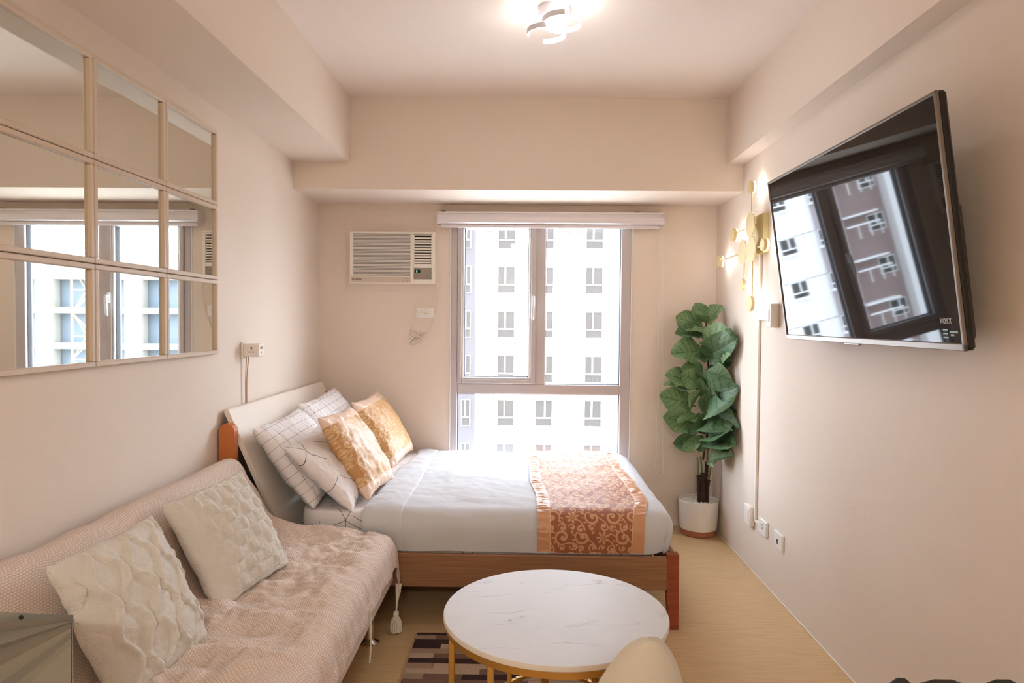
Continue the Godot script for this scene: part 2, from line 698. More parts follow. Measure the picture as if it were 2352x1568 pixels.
func build_room() -> void:
	var w := 0.14
	var g := Geo.new()
	g.span(Vector3(XL - 0.1, -0.1, ZK + w), Vector3(XR + 0.1, 0, ZB - w), 0)
	struct("floor", g, M.floor, "light beige wood-look floor with fine grain across the room")
	g = Geo.new()
	g.span(Vector3(XL - w, YC, ZK + w), Vector3(XR + w, YC + 0.12, ZB - w), 0)
	struct("ceiling", g, M.ceiling, "pinkish white flat ceiling")
	g = Geo.new()
	g.span(Vector3(XL - w, -0.1, ZK + w), Vector3(XL, YC, ZB - w), 0)
	struct("wall_left", g, M.wall, "cream painted wall behind the sofa and the mirrors")
	g = Geo.new()
	g.span(Vector3(XR, -0.1, ZK + w), Vector3(XR + w, YC, ZB - w), 0)
	struct("wall_right", g, M.wall, "cream painted wall carrying the television")
	g = Geo.new()
	g.span(Vector3(XL, -0.1, ZK), Vector3(XR, YC, ZK + w), 0)
	struct("wall_rear", g, M.wall, "cream painted wall at the near end of the room")
	var x0 := -0.500
	var x1 := 0.728
	var y0 := 0.2
	var y1 := 2.10
	g = Geo.new()
	g.span(Vector3(XL, 0, ZB - w), Vector3(x0, YC, ZB), 0)
	g.span(Vector3(x1, 0, ZB - w), Vector3(XR, YC, ZB), 0)
	g.span(Vector3(x0, y1, ZB - w), Vector3(x1, YC, ZB), 0)
	g.span(Vector3(x0, 0, ZB - w), Vector3(x1, y0, ZB), 0)
	struct("wall_back", g, M.wall, "cream painted window wall behind the bed")
	g = Geo.new()
	g.span(Vector3(XL, YB, ZF), Vector3(XR, YC, ZB), 0)
	struct("trim_1", g, M.wall, "deep cream beam across the room above the window")
	g = Geo.new()
	g.span(Vector3(XL, YLB, ZK), Vector3(XLB, YC, ZF), 0)
	struct("trim_2", g, M.wall, "wide cream beam along the ceiling above the mirrors")
	g = Geo.new()
	g.span(Vector3(XRB, YRB, ZK), Vector3(XR, YC, ZF), 0)
	struct("trim_3", g, M.wall, "shallow cream beam along the ceiling above the television")
	g = Geo.new()
	g.span(px(796, 666, 2, ZB), px(999, 497, 2, ZB) + Vector3(0, 0, 0.004), 0.001)
	struct("trim_4", g, M.wall, "thin painted cover panel behind the air conditioner")
	for a in [["baseboard_right", Vector3(XR, 0, ZK), Vector3(XR - 0.006, 0.006, ZB)], ["baseboard_back", Vector3(XL, 0, ZB), Vector3(XR, 0.006, ZB + 0.006)], ["baseboard_left", Vector3(XL, 0, ZK), Vector3(XL + 0.006, 0.006, ZB)]]:
		g = Geo.new()
		g.span(a[1], a[2], 0.002)
		struct(a[0], g, M.bead, "thin pale sealant bead where wall meets floor")


func build_window() -> void:
	var win := Node3D.new()
	win.name = "window_1"
	add_child(win)
	tag(win, "tall light grey aluminium window with an opening casement, a fixed pane and a low pane", "", "", "structure")
	var zf := ZB + 0.006  # room side of the frame
	var zr := ZB - 0.075
	var bar := func(called: String, a: Vector2, b: Vector2, z0: float, z1: float, m: Material, bev := 0.004) -> void:
		var g := Geo.new()
		g.span(Vector3(a.x, a.y, z0), Vector3(b.x, b.y, z1), bev)
		part(win, called, g, m)
	# the reveal is sealed with a pale bead
	bar.call("sealant_bead", Vector2(-0.510, 0.2), Vector2(-0.500, 2.10), zf + 0.002, ZB - 0.01, M.bead_white)
	bar.call("sealant_bead", Vector2(0.728, 0.2), Vector2(0.736, 2.10), zf + 0.002, ZB - 0.01, M.bead_white)
	bar.call("frame_jamb", Vector2(-0.500, 0.2), Vector2(-0.455, 2.10), zf, zr, M.alu)
	bar.call("frame_jamb", Vector2(0.660, 0.2), Vector2(0.728, 2.10), zf, zr, M.alu)
	bar.call("frame_head", Vector2(-0.455, 2.045), Vector2(0.660, 2.10), zf, zr, M.alu)
	bar.call("frame_sill", Vector2(-0.455, 0.2), Vector2(0.660, 0.25), zf, zr, M.alu)
	bar.call("transom", Vector2(-0.455, 0.896), Vector2(0.660, 0.966), zf - 0.004, zr, M.alu)
	bar.call("mullion", Vector2(0.066, 0.966), Vector2(0.148, 2.045), zf - 0.004, zr, M.alu)
	# casement sash in front of the frame
	var s := Node3D.new()
	s.name = "casement"
	win.add_child(s)
	var sash := func(called: String, a: Vector2, b: Vector2, z0: float, z1: float, m: Material) -> void:
		var g := Geo.new()
		g.span(Vector3(a.x, a.y, z0), Vector3(b.x, b.y, z1), 0.004)
		part(s, called, g, m)
	sash.call("sash_stile", Vector2(-0.455, 0.970), Vector2(-0.425, 2.045), zf + 0.014, zr, M.alu)
	sash.call("sash_stile", Vector2(0.047, 0.970), Vector2(0.080, 2.045), zf + 0.014, zr, M.alu)
	sash.call("sash_rail", Vector2(-0.425, 0.970), Vector2(0.047, 0.998), zf + 0.014, zr, M.alu)
	sash.call("sash_rail", Vector2(-0.425, 2.030), Vector2(0.047, 2.045), zf + 0.014, zr, M.alu)
	sash.call("glazing_bead", Vector2(-0.425, 0.998), Vector2(-0.409, 2.030), zf + 0.004, zr, M.bead_white)
	sash.call("glazing_bead", Vector2(0.031, 0.998), Vector2(0.047, 2.030), zf + 0.004, zr, M.bead_white)
	sash.call("glazing_bead", Vector2(-0.409, 0.998), Vector2(0.031, 1.014), zf + 0.004, zr, M.bead_white)
	var gk := Geo.new()
	for q in [[-0.409, 1.014, -0.405, 2.03], [0.027, 1.014, 0.031, 2.03], [-0.405, 1.014, 0.027, 1.018]]:
		gk.span(Vector3(q[0], q[1], zf - 0.012), Vector3(q[2], q[3], zr + 0.02), 0)
	part(s, "gasket", gk, M.gasket)
	var pane := func(parent: Node, a: Vector2, b: Vector2, z: float) -> void:
		var g := Geo.new()
		g.poly([Vector3(a.x, a.y, z), Vector3(b.x, a.y, z), Vector3(b.x, b.y, z), Vector3(a.x, b.y, z)])
		part(parent, "pane", g, M.glass)
	pane.call(s, Vector2(-0.41, 1.01), Vector2(0.032, 2.04), ZB - 0.035)
	pane.call(win, Vector2(0.148, 0.966), Vector2(0.660, 2.045), ZB - 0.04)
	pane.call(win, Vector2(-0.455, 0.25), Vector2(0.660, 0.896), ZB - 0.04)
	gk = Geo.new()
	for q in [[0.148, 0.966, 0.660, 0.970], [-0.455, 0.892, 0.660, 0.896], [0.656, 0.97, 0.660, 2.04], [0.148, 0.97, 0.151, 2.04], [-0.455, 0.25, -0.451, 0.892], [0.656, 0.25, 0.660, 0.892]]:
		gk.span(Vector3(q[0], q[1], zf - 0.02), Vector3(q[2], q[3], zr + 0.02), 0)
	part(win, "gasket", gk, M.gasket)
	# handle
	var h := Geo.new()
	h.box(Vector3(0.063, 1.535, zf + 0.020), Vector3(0.024, 0.075, 0.012), 0.005)
	h.tube([Vector3(0.063, 1.545, zf + 0.022), Vector3(0.063, 1.545, zf + 0.048)], 0.009, 12)
	h.tube([Vector3(0.063, 1.553, zf + 0.048), Vector3(0.062, 1.53, zf + 0.054), Vector3(0.060, 1.47, zf + 0.052), Vector3(0.059, 1.425, zf + 0.048), Vector3(0.059, 1.41, zf + 0.047)], [0.009, 0.010, 0.009, 0.009, 0.006], 12)
	part(s, "handle", h, M.bead_white)


func far_window(w: float, h: float, mirrored: bool) -> Node3D:
	var o := Node3D.new()
	var f := Geo.new()
	var t := 0.05
	var low := h * 0.33
	var mid := w * (0.56 if mirrored else 0.44)
	for q in [[0, 0, w, t], [0, h - t, w, h], [0, 0, t, h], [w - t, 0, w, h], [0, low - 0.045, w, low + 0.045], [mid - 0.05, low, mid + 0.05, h]]:
		f.span(Vector3(q[0], q[1] - h, -0.02), Vector3(q[2], q[3] - h, 0.09), 0)
	part(o, "frame", f, M.far_frame)
	for q in [[t, t, w - t, low], [t, low, mid, h - t], [mid, low, w - t, h - t]]:
		var p := Geo.new()
		p.span(Vector3(q[0], q[1] - h, -0.02), Vector3(q[2], q[3] - h, 0.035), 0)
		part(o, "pane", p, M.far_pane)
	return o


func build_outside() -> void:
	var t := thing("apartment_tower", "white apartment tower across the street with rows of small windows", "building", Vector3(0, 0, -46))
	var floors := range(-7, 6)
	var pitch := 3.0
	var top := 2.08
	var g := Geo.new()
	g.span(Vector3(-3.28, -32, 0), Vector3(11.5, 34, -12), 0)
	g.span(Vector3(-18.9, -32, 0), Vector3(-6.6, 34, -12), 0)
	part(t, "white_wall", g, M.facade)
	g = Geo.new()
	g.span(Vector3(-6.6, -32, 0.12), Vector3(-3.28, 34, -12), 0)
	part(t, "stripe_wall", g, M.stripe)
	g = Geo.new()
	g.span(Vector3(-20.75, -32, 0.12), Vector3(-18.9, 34, -12), 0)
	part(t, "grey_wall", g, M.facade_grey)
	g = Geo.new()
	g.span(Vector3(-24.1, -32, -0.6), Vector3(-20.75, 34, -12), 0)
	part(t, "balcony_wall", g, M.facade_brown)
	g = Geo.new()
	g.span(Vector3(-34, -32, 0.3), Vector3(-24.1, 34, -12), 0)
	part(t, "pier_wall", g, M.facade)
	var joint := Geo.new()
	for k in floors:
		joint.span(Vector3(-3.28, top + k * pitch - 0.01, -0.02), Vector3(11.5, top + k * pitch + 0.02, 0.012), 0)
		joint.span(Vector3(-18.9, top + k * pitch - 0.01, -0.02), Vector3(-6.6, top + k * pitch + 0.02, 0.012), 0)
	for x in [-1.99, 2.97]:
		joint.span(Vector3(x - 0.015, -20, -0.02), Vector3(x + 0.015, 20, 0.012), 0)
	part(t, "wall_joint", joint, M.facade_joint)
	var plain := far_window(1.2, 1.83, false)
	var turned := far_window(1.2, 1.83, true)
	var slim := far_window(0.62, 1.83, false)
	var wide := far_window(1.15, 1.15, false)
	for k in floors:
		var y: float = top + k * pitch
		for a in [[plain, -1.80, 0.0], [turned, 0.80, 0.0], [plain, 4.12, 0.0], [turned, 7.9, 0.0], [slim, -4.2, 0.12], [slim, -5.9, 0.12], [plain, -9.0, 0.0], [turned, -12.5, 0.0], [wide, -17.4, 0.0], [wide, -20.05, 0.12], [wide, -14.9, 0.0], [wide, -23.85, -0.6], [wide, -26.4, 0.3], [wide, -28.6, 0.3]]:
			var c: Node3D = a[0].duplicate()
			c.name = "window"
			t.add_child(c, true)
			c.position = Vector3(a[1], y, a[2])
		# ledges for the outdoor units
		for q in [[-2.74, -1.99], [2.08, 3.99], [6.35, 7.6]]:
			var l := Geo.new()
			l.span(Vector3(q[0], y - 0.70, 0), Vector3(q[1], y - 0.60, 0.55), 0)
			l.span(Vector3(q[0], y - 0.03, 0), Vector3(q[1], y + 0.03, 0.12), 0)
			for x in [q[0], q[1] - 0.05]:
				l.span(Vector3(x, y - 0.6, 0), Vector3(x + 0.05, y, 0.10), 0)
			l.span(Vector3((q[0] + q[1]) / 2 - 0.02, y - 0.6, 0), Vector3((q[0] + q[1]) / 2 + 0.02, y, 0.08), 0)
			part(t, "ledge", l, M.ledge)
		for x in [-2.75, 2.71, 3.36, 6.2]:
			var l := Geo.new()
			l.span(Vector3(x - 0.07, y + 0.39, 0), Vector3(x + 0.07, y + 0.45, 0.12), 0)
			part(t, "drain_spout", l, M.vent)
		# balconies of the brown bay
		var b := Geo.new()
		b.span(Vector3(-23.0, y + 0.15, -0.6), Vector3(-20.75, y + 0.27, 0.5), 0)
		b.span(Vector3(-23.0, y - 0.53, 0.42), Vector3(-20.75, y - 0.42, 0.5), 0)
		for x in [-23.0, -22.3, -21.5]:
			b.span(Vector3(x, y - 1.4, 0.44), Vector3(x + 0.05, y - 0.42, 0.49), 0)
		part(t, "balcony", b, M.far_frame)
		for x in [-20.05, -17.4]:
			var sl := Geo.new()
			sl.span(Vector3(x - 0.05, y - 1.25, 0), Vector3(x + 1.2, y - 1.15, 0.3), 0)
			part(t, "window_sill", sl, M.far_frame)
	for o in [plain, turned, slim, wide]:
		o.free()
	# the shell under construction further along, seen in the mirrors
	var c := thing("unfinished_building", "pale concrete building under construction seen in the mirrors", "building", Vector3(0, 0, -62))
	g = Geo.new()
	g.span(Vector3(22, -30, -1.2), Vector3(62, 6.0, -14), 0)
	part(c, "netting", g, M.net)
	for k in range(-7, 2):
		g = Geo.new()
		g.span(Vector3(21.6, 1.75 + k * 3.3, -1.4), Vector3(62.4, 2.3 + k * 3.3, 0), 0)
		part(c, "floor_slab", g, M.raw)
	g = Geo.new()
	g.span(Vector3(21.6, 4.9, -14), Vector3(62.4, 6.5, -0.1), 0)
	part(c, "parapet", g, M.raw)
	for x in [24.8, 33.1, 41.4, 49.7, 58.0]:
		g = Geo.new()
		g.span(Vector3(x - 0.75, -30, -1.0), Vector3(x + 0.75, 5.6, 0.25), 0)
		part(c, "column", g, M.raw)
	g = Geo.new()
	g.span(Vector3(32.2, 6.5, -8), Vector3(34.8, 8.0, -4), 0)
	part(c, "roof_hut", g, M.raw)
	var k := thing("tower_crane", "pale yellow lattice crane mast standing before the unfinished building", "crane", Vector3(29.4, 0, -50))
	g = Geo.new()
	var r := 0.85
	for sx in [-1, 1]:
		for sz in [-1, 1]:
			g.tube([Vector3(sx * r, -30, sz * r), Vector3(sx * r, 30, sz * r)], 0.07, 5)
	part(k, "mast_chord", g, M.crane)
	g = Geo.new()
	for q in range(-14, 15):
		var y := q * 1.7
		var f := 1.0 if q % 2 == 0 else -1.0
		for sz in [-1, 1]:
			g.tube([Vector3(-r * f, y, sz * r), Vector3(r * f, y + 1.7, sz * r)], 0.045, 4)
			g.tube([Vector3(-r, y, sz * r), Vector3(r, y, sz * r)], 0.04, 4)
			g.tube([Vector3(sz * r, y, -r * f), Vector3(sz * r, y + 1.7, r * f)], 0.045, 4)
	part(k, "lattice", g, M.crane)


# ------------------------------------------------------------------ bed
const TOP := 0.522
const FRONT := -3.092
const REAR := -4.632
const FOOT := 0.700


func drape(s: float, t: float, off: float) -> Vector3:  # a sheet laid over the mattress: s along the bed, t across it
	var r := 0.085 + off
	var x := s
	var z := t
	var dx := 0.0
	var dz := 0.0
	var xe := FOOT - 0.085
	if s > xe:
		var d := s - xe
		if d < r * PI / 2:
			x = xe + sin(d / r) * r
			dx = r * (1 - cos(d / r))
		else:
			x = xe + r
			dx = r + d - r * PI / 2
	var ze := FRONT - 0.085
	if t > ze:
		var d := t - ze
		if d < r * PI / 2:
			z = ze + sin(d / r) * r
			dz = r * (1 - cos(d / r))
		else:
			z = ze + r
			dz = r + d - r * PI / 2
	ze = REAR + 0.085
	if t < ze:
		var d := ze - t
		if d < r * PI / 2:
			z = ze - sin(d / r) * r
			dz = r * (1 - cos(d / r))
		else:
			z = ze - r
			dz = r + d - r * PI / 2
	var drop := maxf(dx, dz) if absf(dx - dz) > 0.03 else (maxf(dx, dz) + (0.03 - absf(dx - dz)) * 0.08)
	# rounded corner in plan
	var rc := 0.16
	for sg in [1.0, -1.0]:
		var zc := (FRONT + off - rc) if sg > 0 else (REAR - off + rc)
		var a := (x - (FOOT + off - rc)) / rc
		var b: float = sg * (z - zc) / rc
		if a > 0.0 and b > 0.0:
			a = minf(a, 1.0)
			b = minf(b, 1.0)
			var a2 := a * sqrt(1.0 - b * b / 2.0)
			var b2: float = b * sqrt(1.0 - a * a / 2.0)
			x = FOOT + off - rc + a2 * rc
			z = zc + sg * b2 * rc
	var y := TOP + off - minf(drop, 0.23)
	# soft unevenness, and a slack belly in the hanging side
	var n := noise_a.get_noise_2d(s * 2.1, t * 2.1) * 0.012 + noise_a.get_noise_2d(s * 6.0 + 5.0, t * 6.0) * 0.004
	y += n * (1.0 if drop < 0.05 else 0.4)
	var belly := sin(PI * clampf(drop / 0.19, 0, 1)) * 0.010 + noise_b.get_noise_2d(s * 4.0, t * 3.0) * 0.004 * clampf(drop / 0.08, 0, 1)
	if dx > dz:
		x += belly * 1.8
	elif t > -3.8:
		z += belly
	return Vector3(x, y, z)


func sheet(s0: Callable, s1: Callable, t0: float, t1: float, ns: int, nt: int, off: Callable) -> Geo:
	var g := Geo.new()
	var rows := []
	var uvs := []
	for i in ns + 1:
		var row := []
		var ur := []
		for j in nt + 1:
			var t := lerpf(t0, t1, float(j) / nt)
			var s := lerpf(s0.call(t), s1.call(t), float(i) / ns)
			row.append(drape(s, t, off.call(s, t, float(i) / ns)))
			ur.append(Vector2(s, t))
		rows.append(row)
		uvs.append(ur)
	g.grid(rows, uvs, true)
	return g


func pillow(w: float, h: float, thick: float, seed_: float, wrinkle: float, n := 56, relief = null, pinch := 0.07, u0 := -1.0, u1 := 1.0) -> Geo:
	var g := Geo.new()
	for side in [1.0, -1.0]:
		var rows := []
		var uvs := []
		for i in n + 1:
			var row := []
			var ur := []
			for j in n + 1:
				var lin := lerpf(u0, u1, float(i) / n)
				var u := sin(lin * PI / 2) if (u0 == -1.0 and u1 == 1.0) else lin
				var q := sin((2.0 * j / n - 1.0) * PI / 2)
				var x := w / 2 * u * (1.0 - pinch * (1.0 - q * q))
				var y := h / 2 * q * (1.0 - pinch * (1.0 - u * u))
				var e := maxf((1.0 - u * u) * (1.0 - q * q), 0.0)
				var z := thick / 2 * pow(e, 0.42)
				z += noise_a.get_noise_3d(u * 1.7 + seed_, q * 1.7, side) * thick * 0.10 * pow(e, 0.3)
				# creases run in from the edges
				var edge := pow(maxf(absf(u), absf(q)), 4.0) * pow(e, 0.25)
				z += noise_b.get_noise_3d(x * 26.0 + seed_, y * 26.0, side * 3.0) * wrinkle * edge
				y += noise_b.get_noise_2d(x * 8.0 + seed_, side * 0.0) * 0.010 * absf(q)
				x += noise_b.get_noise_2d(y * 8.0, seed_) * 0.010 * absf(u)
				if relief != null and side > 0:
					z += relief.call(x, y) * pow(e, 0.18)
				row.append(Vector3(x, y, side * z))
				ur.append(Vector2(x + 0.5, 0.5 - y))
			rows.append(row)
			uvs.append(ur)
		g.grid(rows, uvs, side < 0)
	return g


func build_bed() -> void:
	var b := thing("bed", "wooden bed frame with a walnut side rail and tilted cream headboard", "bed")
	# headboard: a tilted panel with a rounded top
	var ex := Vector3(0.405, -0.914, 0).normalized()  # down along the panel
	var nx := Vector3(0.914, 0.405, 0).normalized()
	var outline := []
	for q in 7:
		var a := PI * q / 6.0
		outline.append(Vector2(0.012 - 0.012 * sin(a), -0.012 * cos(a)))
	outline.append_array([Vector2(0.68, 0.012), Vector2(0.68, -0.012)])
	var g := Geo.new()
	g.prism(outline, Vector3(-1.388, 0.975, -3.135), ex, nx, Vector3(0, 0, -1.475))
	part(b, "headboard", g, M.headboard)
	for z in [-3.088, -4.615]:
		g = Geo.new()
		var pts := [Vector2(-0.040, 0), Vector2(0.030, 0), Vector2(0.040, 0.55)]
		for q in 9:
			var a := PI * q / 8.0
			pts.append(Vector2(0.004 + 0.036 * cos(a), 0.88 + 0.036 * sin(a)))
		g.prism(pts, Vector3(-1.367, 0, z), Vector3.RIGHT, Vector3.UP, Vector3(0, 0, -0.042 if z > -4 else 0.03))
		part(b, "headboard_post", g, M.post)
	g = Geo.new()
	g.span(Vector3(-1.33, 0.180, -3.066), Vector3(0.664, 0.333, -3.090), 0.004)
	part(b, "side_rail", g, M.rail)
	g = Geo.new()
	g.span(Vector3(-1.33, 0.180, -4.634), Vector3(0.664, 0.333, -4.656), 0.004)
	part(b, "side_rail", g, M.rail)
	g = Geo.new()
	g.span(Vector3(0.690, 0.180, -3.11), Vector3(0.712, 0.335, -4.61), 0.004)
	part(b, "foot_rail", g, M.rail)
	for z in [-3.066, -4.605]:
		g = Geo.new()
		g.prism([Vector2(-0.052, 0.345), Vector2(0.002, 0.345), Vector2(0.004, 0.0), Vector2(-0.038, 0.0), Vector2(-0.052, 0.17)], Vector3(0.714, 0, z), Vector3.RIGHT, Vector3.UP, Vector3(0, 0, -0.046))
		part(b, "leg", g, M.leg)
	for k in 12:
		g = Geo.new()
		g.span(Vector3(-1.25 + k * 0.165, 0.225, -3.10), Vector3(-1.17 + k * 0.165, 0.243, -4.63), 0.002)
		part(b, "bed_slat", g, M.rail)
	# mattress with a printed fitted sheet
	g = Geo.new()
	var rows := []
	var uvs := []
	var outline2 := []
	for q in 65:
		var a := TAU * q / 64.0
		var c := cos(a)
		var s := sin(a)
		outline2.append(Vector2(signf(c) * pow(absf(c), 0.16), signf(s) * pow(absf(s), 0.16)))
	for k in [[0.0, 0.248], [0.9, 0.246], [0.985, 0.262], [1.0, 0.30], [1.0, 0.44], [0.975, 0.470], [0.93, 0.492], [0.84, 0.502], [0.5, 0.505], [0.0, 0.505]]:
		var row := []
		var ur := []
		for q in outline2:
			var p := Vector3(-0.215 + q.x * 0.850 * lerpf(0.93, 1.0, k[0]) * (1.0 if k[0] > 0 else 0.0), k[1], -3.862 + q.y * 0.735 * lerpf(0.90, 1.0, k[0]) * (1.0 if k[0] > 0 else 0.0))
			row.append(p)
			ur.append(Vector2(p.x, -p.z + (p.y if k[0] > 0.9 else 0.5)))
		rows.append(row)
		uvs.append(ur)
	g.grid(rows, uvs, false)
	solo("mattress", g, M.burst, "white mattress in a fitted sheet printed with thin radiating lines", "mattress")
	# blanket
	var bl := thing("blanket", "white fleece blanket spread over the bed with a folded top edge", "blanket")
	var flat := func(_s, _t, _k): return 0.004
	part(bl, "spread", sheet(func(t): return -0.70 - 0.02 * noise_a.get_noise_1d(t * 3), func(_t): return FOOT + 0.165, REAR - 0.14, FRONT + 0.153, 150, 170, flat), M.fleece)
	var raised := func(_s, _t, k): return 0.006 + 0.010 * pow(sin(PI * clampf(k, 0.0, 1.0)), 0.35)
	part(bl, "folded_hem", sheet(func(t): return -0.735 + 0.02 * noise_a.get_noise_1d(t * 2.5 + 9) + 0.05 * smoothstep(-3.6, -4.6, t), func(t): return -0.552 - 0.02 * smoothstep(-3.2, -4.6, t), REAR - 0.14, FRONT + 0.155, 24, 170, raised), M.fleece)
	# runner
	var ru := thing("bed_runner", "gold damask bed runner with satin borders laid across the bed", "runner")
	var left := func(t: float) -> float: return 0.040 + 0.030 * smoothstep(-3.75, -3.35, t)
	var right := func(t: float) -> float: return 0.590 + 0.022 * smoothstep(-4.4, -3.4, t) - 0.052 * smoothstep(-3.35, -3.0, t)
	var lie := func(_s, _t, _k): return 0.010
	var t1 := FRONT + 0.158
	part(ru, "centre_panel", sheet(func(t): return left.call(t) + 0.058, func(t): return right.call(t) - 0.058, REAR - 0.13, t1, 40, 170, lie), M.damask)
	var pucker := func(s: float, t: float, k: float) -> float: return 0.012 + 0.0085 * noise_b.get_noise_2d(s * 6.0, t * 34.0) * (0.35 + k * (1.0 - k) * 3.0) * (1.0 if t < -3.1 else 0.55)
	part(ru, "satin_border", sheet(left, func(t): return left.call(t) + 0.060, REAR - 0.13, t1, 14, 420, pucker), M.satin)
	part(ru, "satin_border", sheet(func(t): return right.call(t) - 0.060, right, REAR - 0.13, t1, 14, 420, pucker), M.satin)
	for k in 2:
		var pts := []
		for j in 140:
			var t := lerpf(REAR - 0.1, t1, j / 139.0)
			var s: float = (left.call(t) + 0.059) if k == 0 else (right.call(t) - 0.059)
			pts.append(drape(s, t, 0.0115))
		g = Geo.new()
		g.tube(pts, 0.0022, 5)
		part(ru, "piping", g, M.seam)
	# pillows, from the headboard outwards
	var put := func(o: Node3D, at: Vector3, deg: Vector3) -> void:
		o.position = at
		o.rotation = deg * PI / 180.0
	var p := solo("check_pillow", pillow(0.68, 0.47, 0.19, 2.0, 0.020), M.check, "white pillow with thin dark check, front of the pair against the headboard", "pillow", "check pillows")
	put.call(p, Vector3(-1.125, 0.705, -3.475), Vector3(-37, 91, 1))
	p = solo("check_pillow", pillow(0.68, 0.47, 0.19, 9.0, 0.020), M.check, "white pillow with thin dark check, tucked in the window corner behind the gold cushions", "pillow", "check pillows")
	put.call(p, Vector3(-1.135, 0.735, -4.13), Vector3(-32, 88, 3))
	p = solo("line_pillow", pillow(0.64, 0.43, 0.16, 5.0, 0.018), M.burst, "white pillow printed with thin radiating lines, leaning on the check pillow", "pillow")
	put.call(p, Vector3(-0.965, 0.662, -3.435), Vector3(-46, 92, 2))
	for q in [[Vector3(-0.855, 0.722, -3.50), Vector3(-33, 86, -1), 13.0, "gold damask cushion with satin ends leaning in front of the line-printed pillow"], [Vector3(-0.883, 0.710, -4.30), Vector3(-32, 82, 4), 17.0, "gold damask cushion with satin ends standing closest to the window"]]:
		var c := thing("gold_cushion", q[3], "cushion", Vector3.ZERO, "gold damask cushions")
		put.call(c, q[0], q[1])
		var full: Geo = pillow(0.47, 0.47, 0.16, q[2], 0.017)
		# satin ends above and below, the damask between them
		var mid := Geo.new()
		var ends := Geo.new()
		for f in range(0, full.ix.size(), 3):
			var yy := (full.v[full.ix[f]].y + full.v[full.ix[f + 1]].y + full.v[full.ix[f + 2]].y) / 3.0
			var to := ends if absf(yy) > 0.170 else mid
			for k in 3:
				var ii := full.ix[f + k]
				to.ix.append(to.v.size())
				to.v.append(full.v[ii])
				to.n.append(full.n[ii])
				to.t.append(full.t[ii])
		part(c, "damask_panel", mid, M.gold_damask)
		part(c, "satin_end", ends, M.satin_light)


# ------------------------------------------------------------------ sofa
func sofa_profile(z: float) -> Array:
	var far := smoothstep(-2.85, -3.02, z)
	var wob := noise_a.get_noise_1d(z * 2.3) * 0.012
	var top := 0.775 + wob
	var hem := 0.326 + 0.020 * noise_b.get_noise_1d(z * 7.0) + 0.014 * noise_b.get_noise_1d(z * 19.0) - 0.160 * smoothstep(-2.93, -3.01, z)
	return [
		Vector2(-1.385, 0.60), Vector2(-1.375, top - 0.07), Vector2(-1.345, top - 0.012), Vector2(-1.30, top), Vector2(-1.262, top - 0.018), Vector2(-1.235, top - 0.07),
		Vector2(-1.19, 0.64), Vector2(-1.15, 0.55 + far * 0.01), Vector2(-1.115, 0.490 + far * 0.035), Vector2(-1.06, 0.455 + far * 0.05), Vector2(-0.98, 0.440 + far * 0.048), Vector2(-0.85, 0.445 + far * 0.03),
		Vector2(-0.72, 0.458 + far * 0.01), Vector2(-0.64, 0.460), Vector2(-0.592, 0.445), Vector2(-0.568, 0.41), Vector2(-0.558, 0.36), Vector2(-0.553, hem + 0.02), Vector2(-0.550, hem)]


func resample(p: Array, n: int) -> Array:
	var c := Curve2D.new()
	for i in p.size():
		var d: Vector2 = (p[mini(i + 1, p.size() - 1)] - p[maxi(i - 1, 0)]) / 6.0
		c.add_point(p[i], -d, d)
	var l := c.get_baked_length()
	var o := []
	for i in n:
		o.append(c.sample_baked(l * i / (n - 1.0), true))
	return o


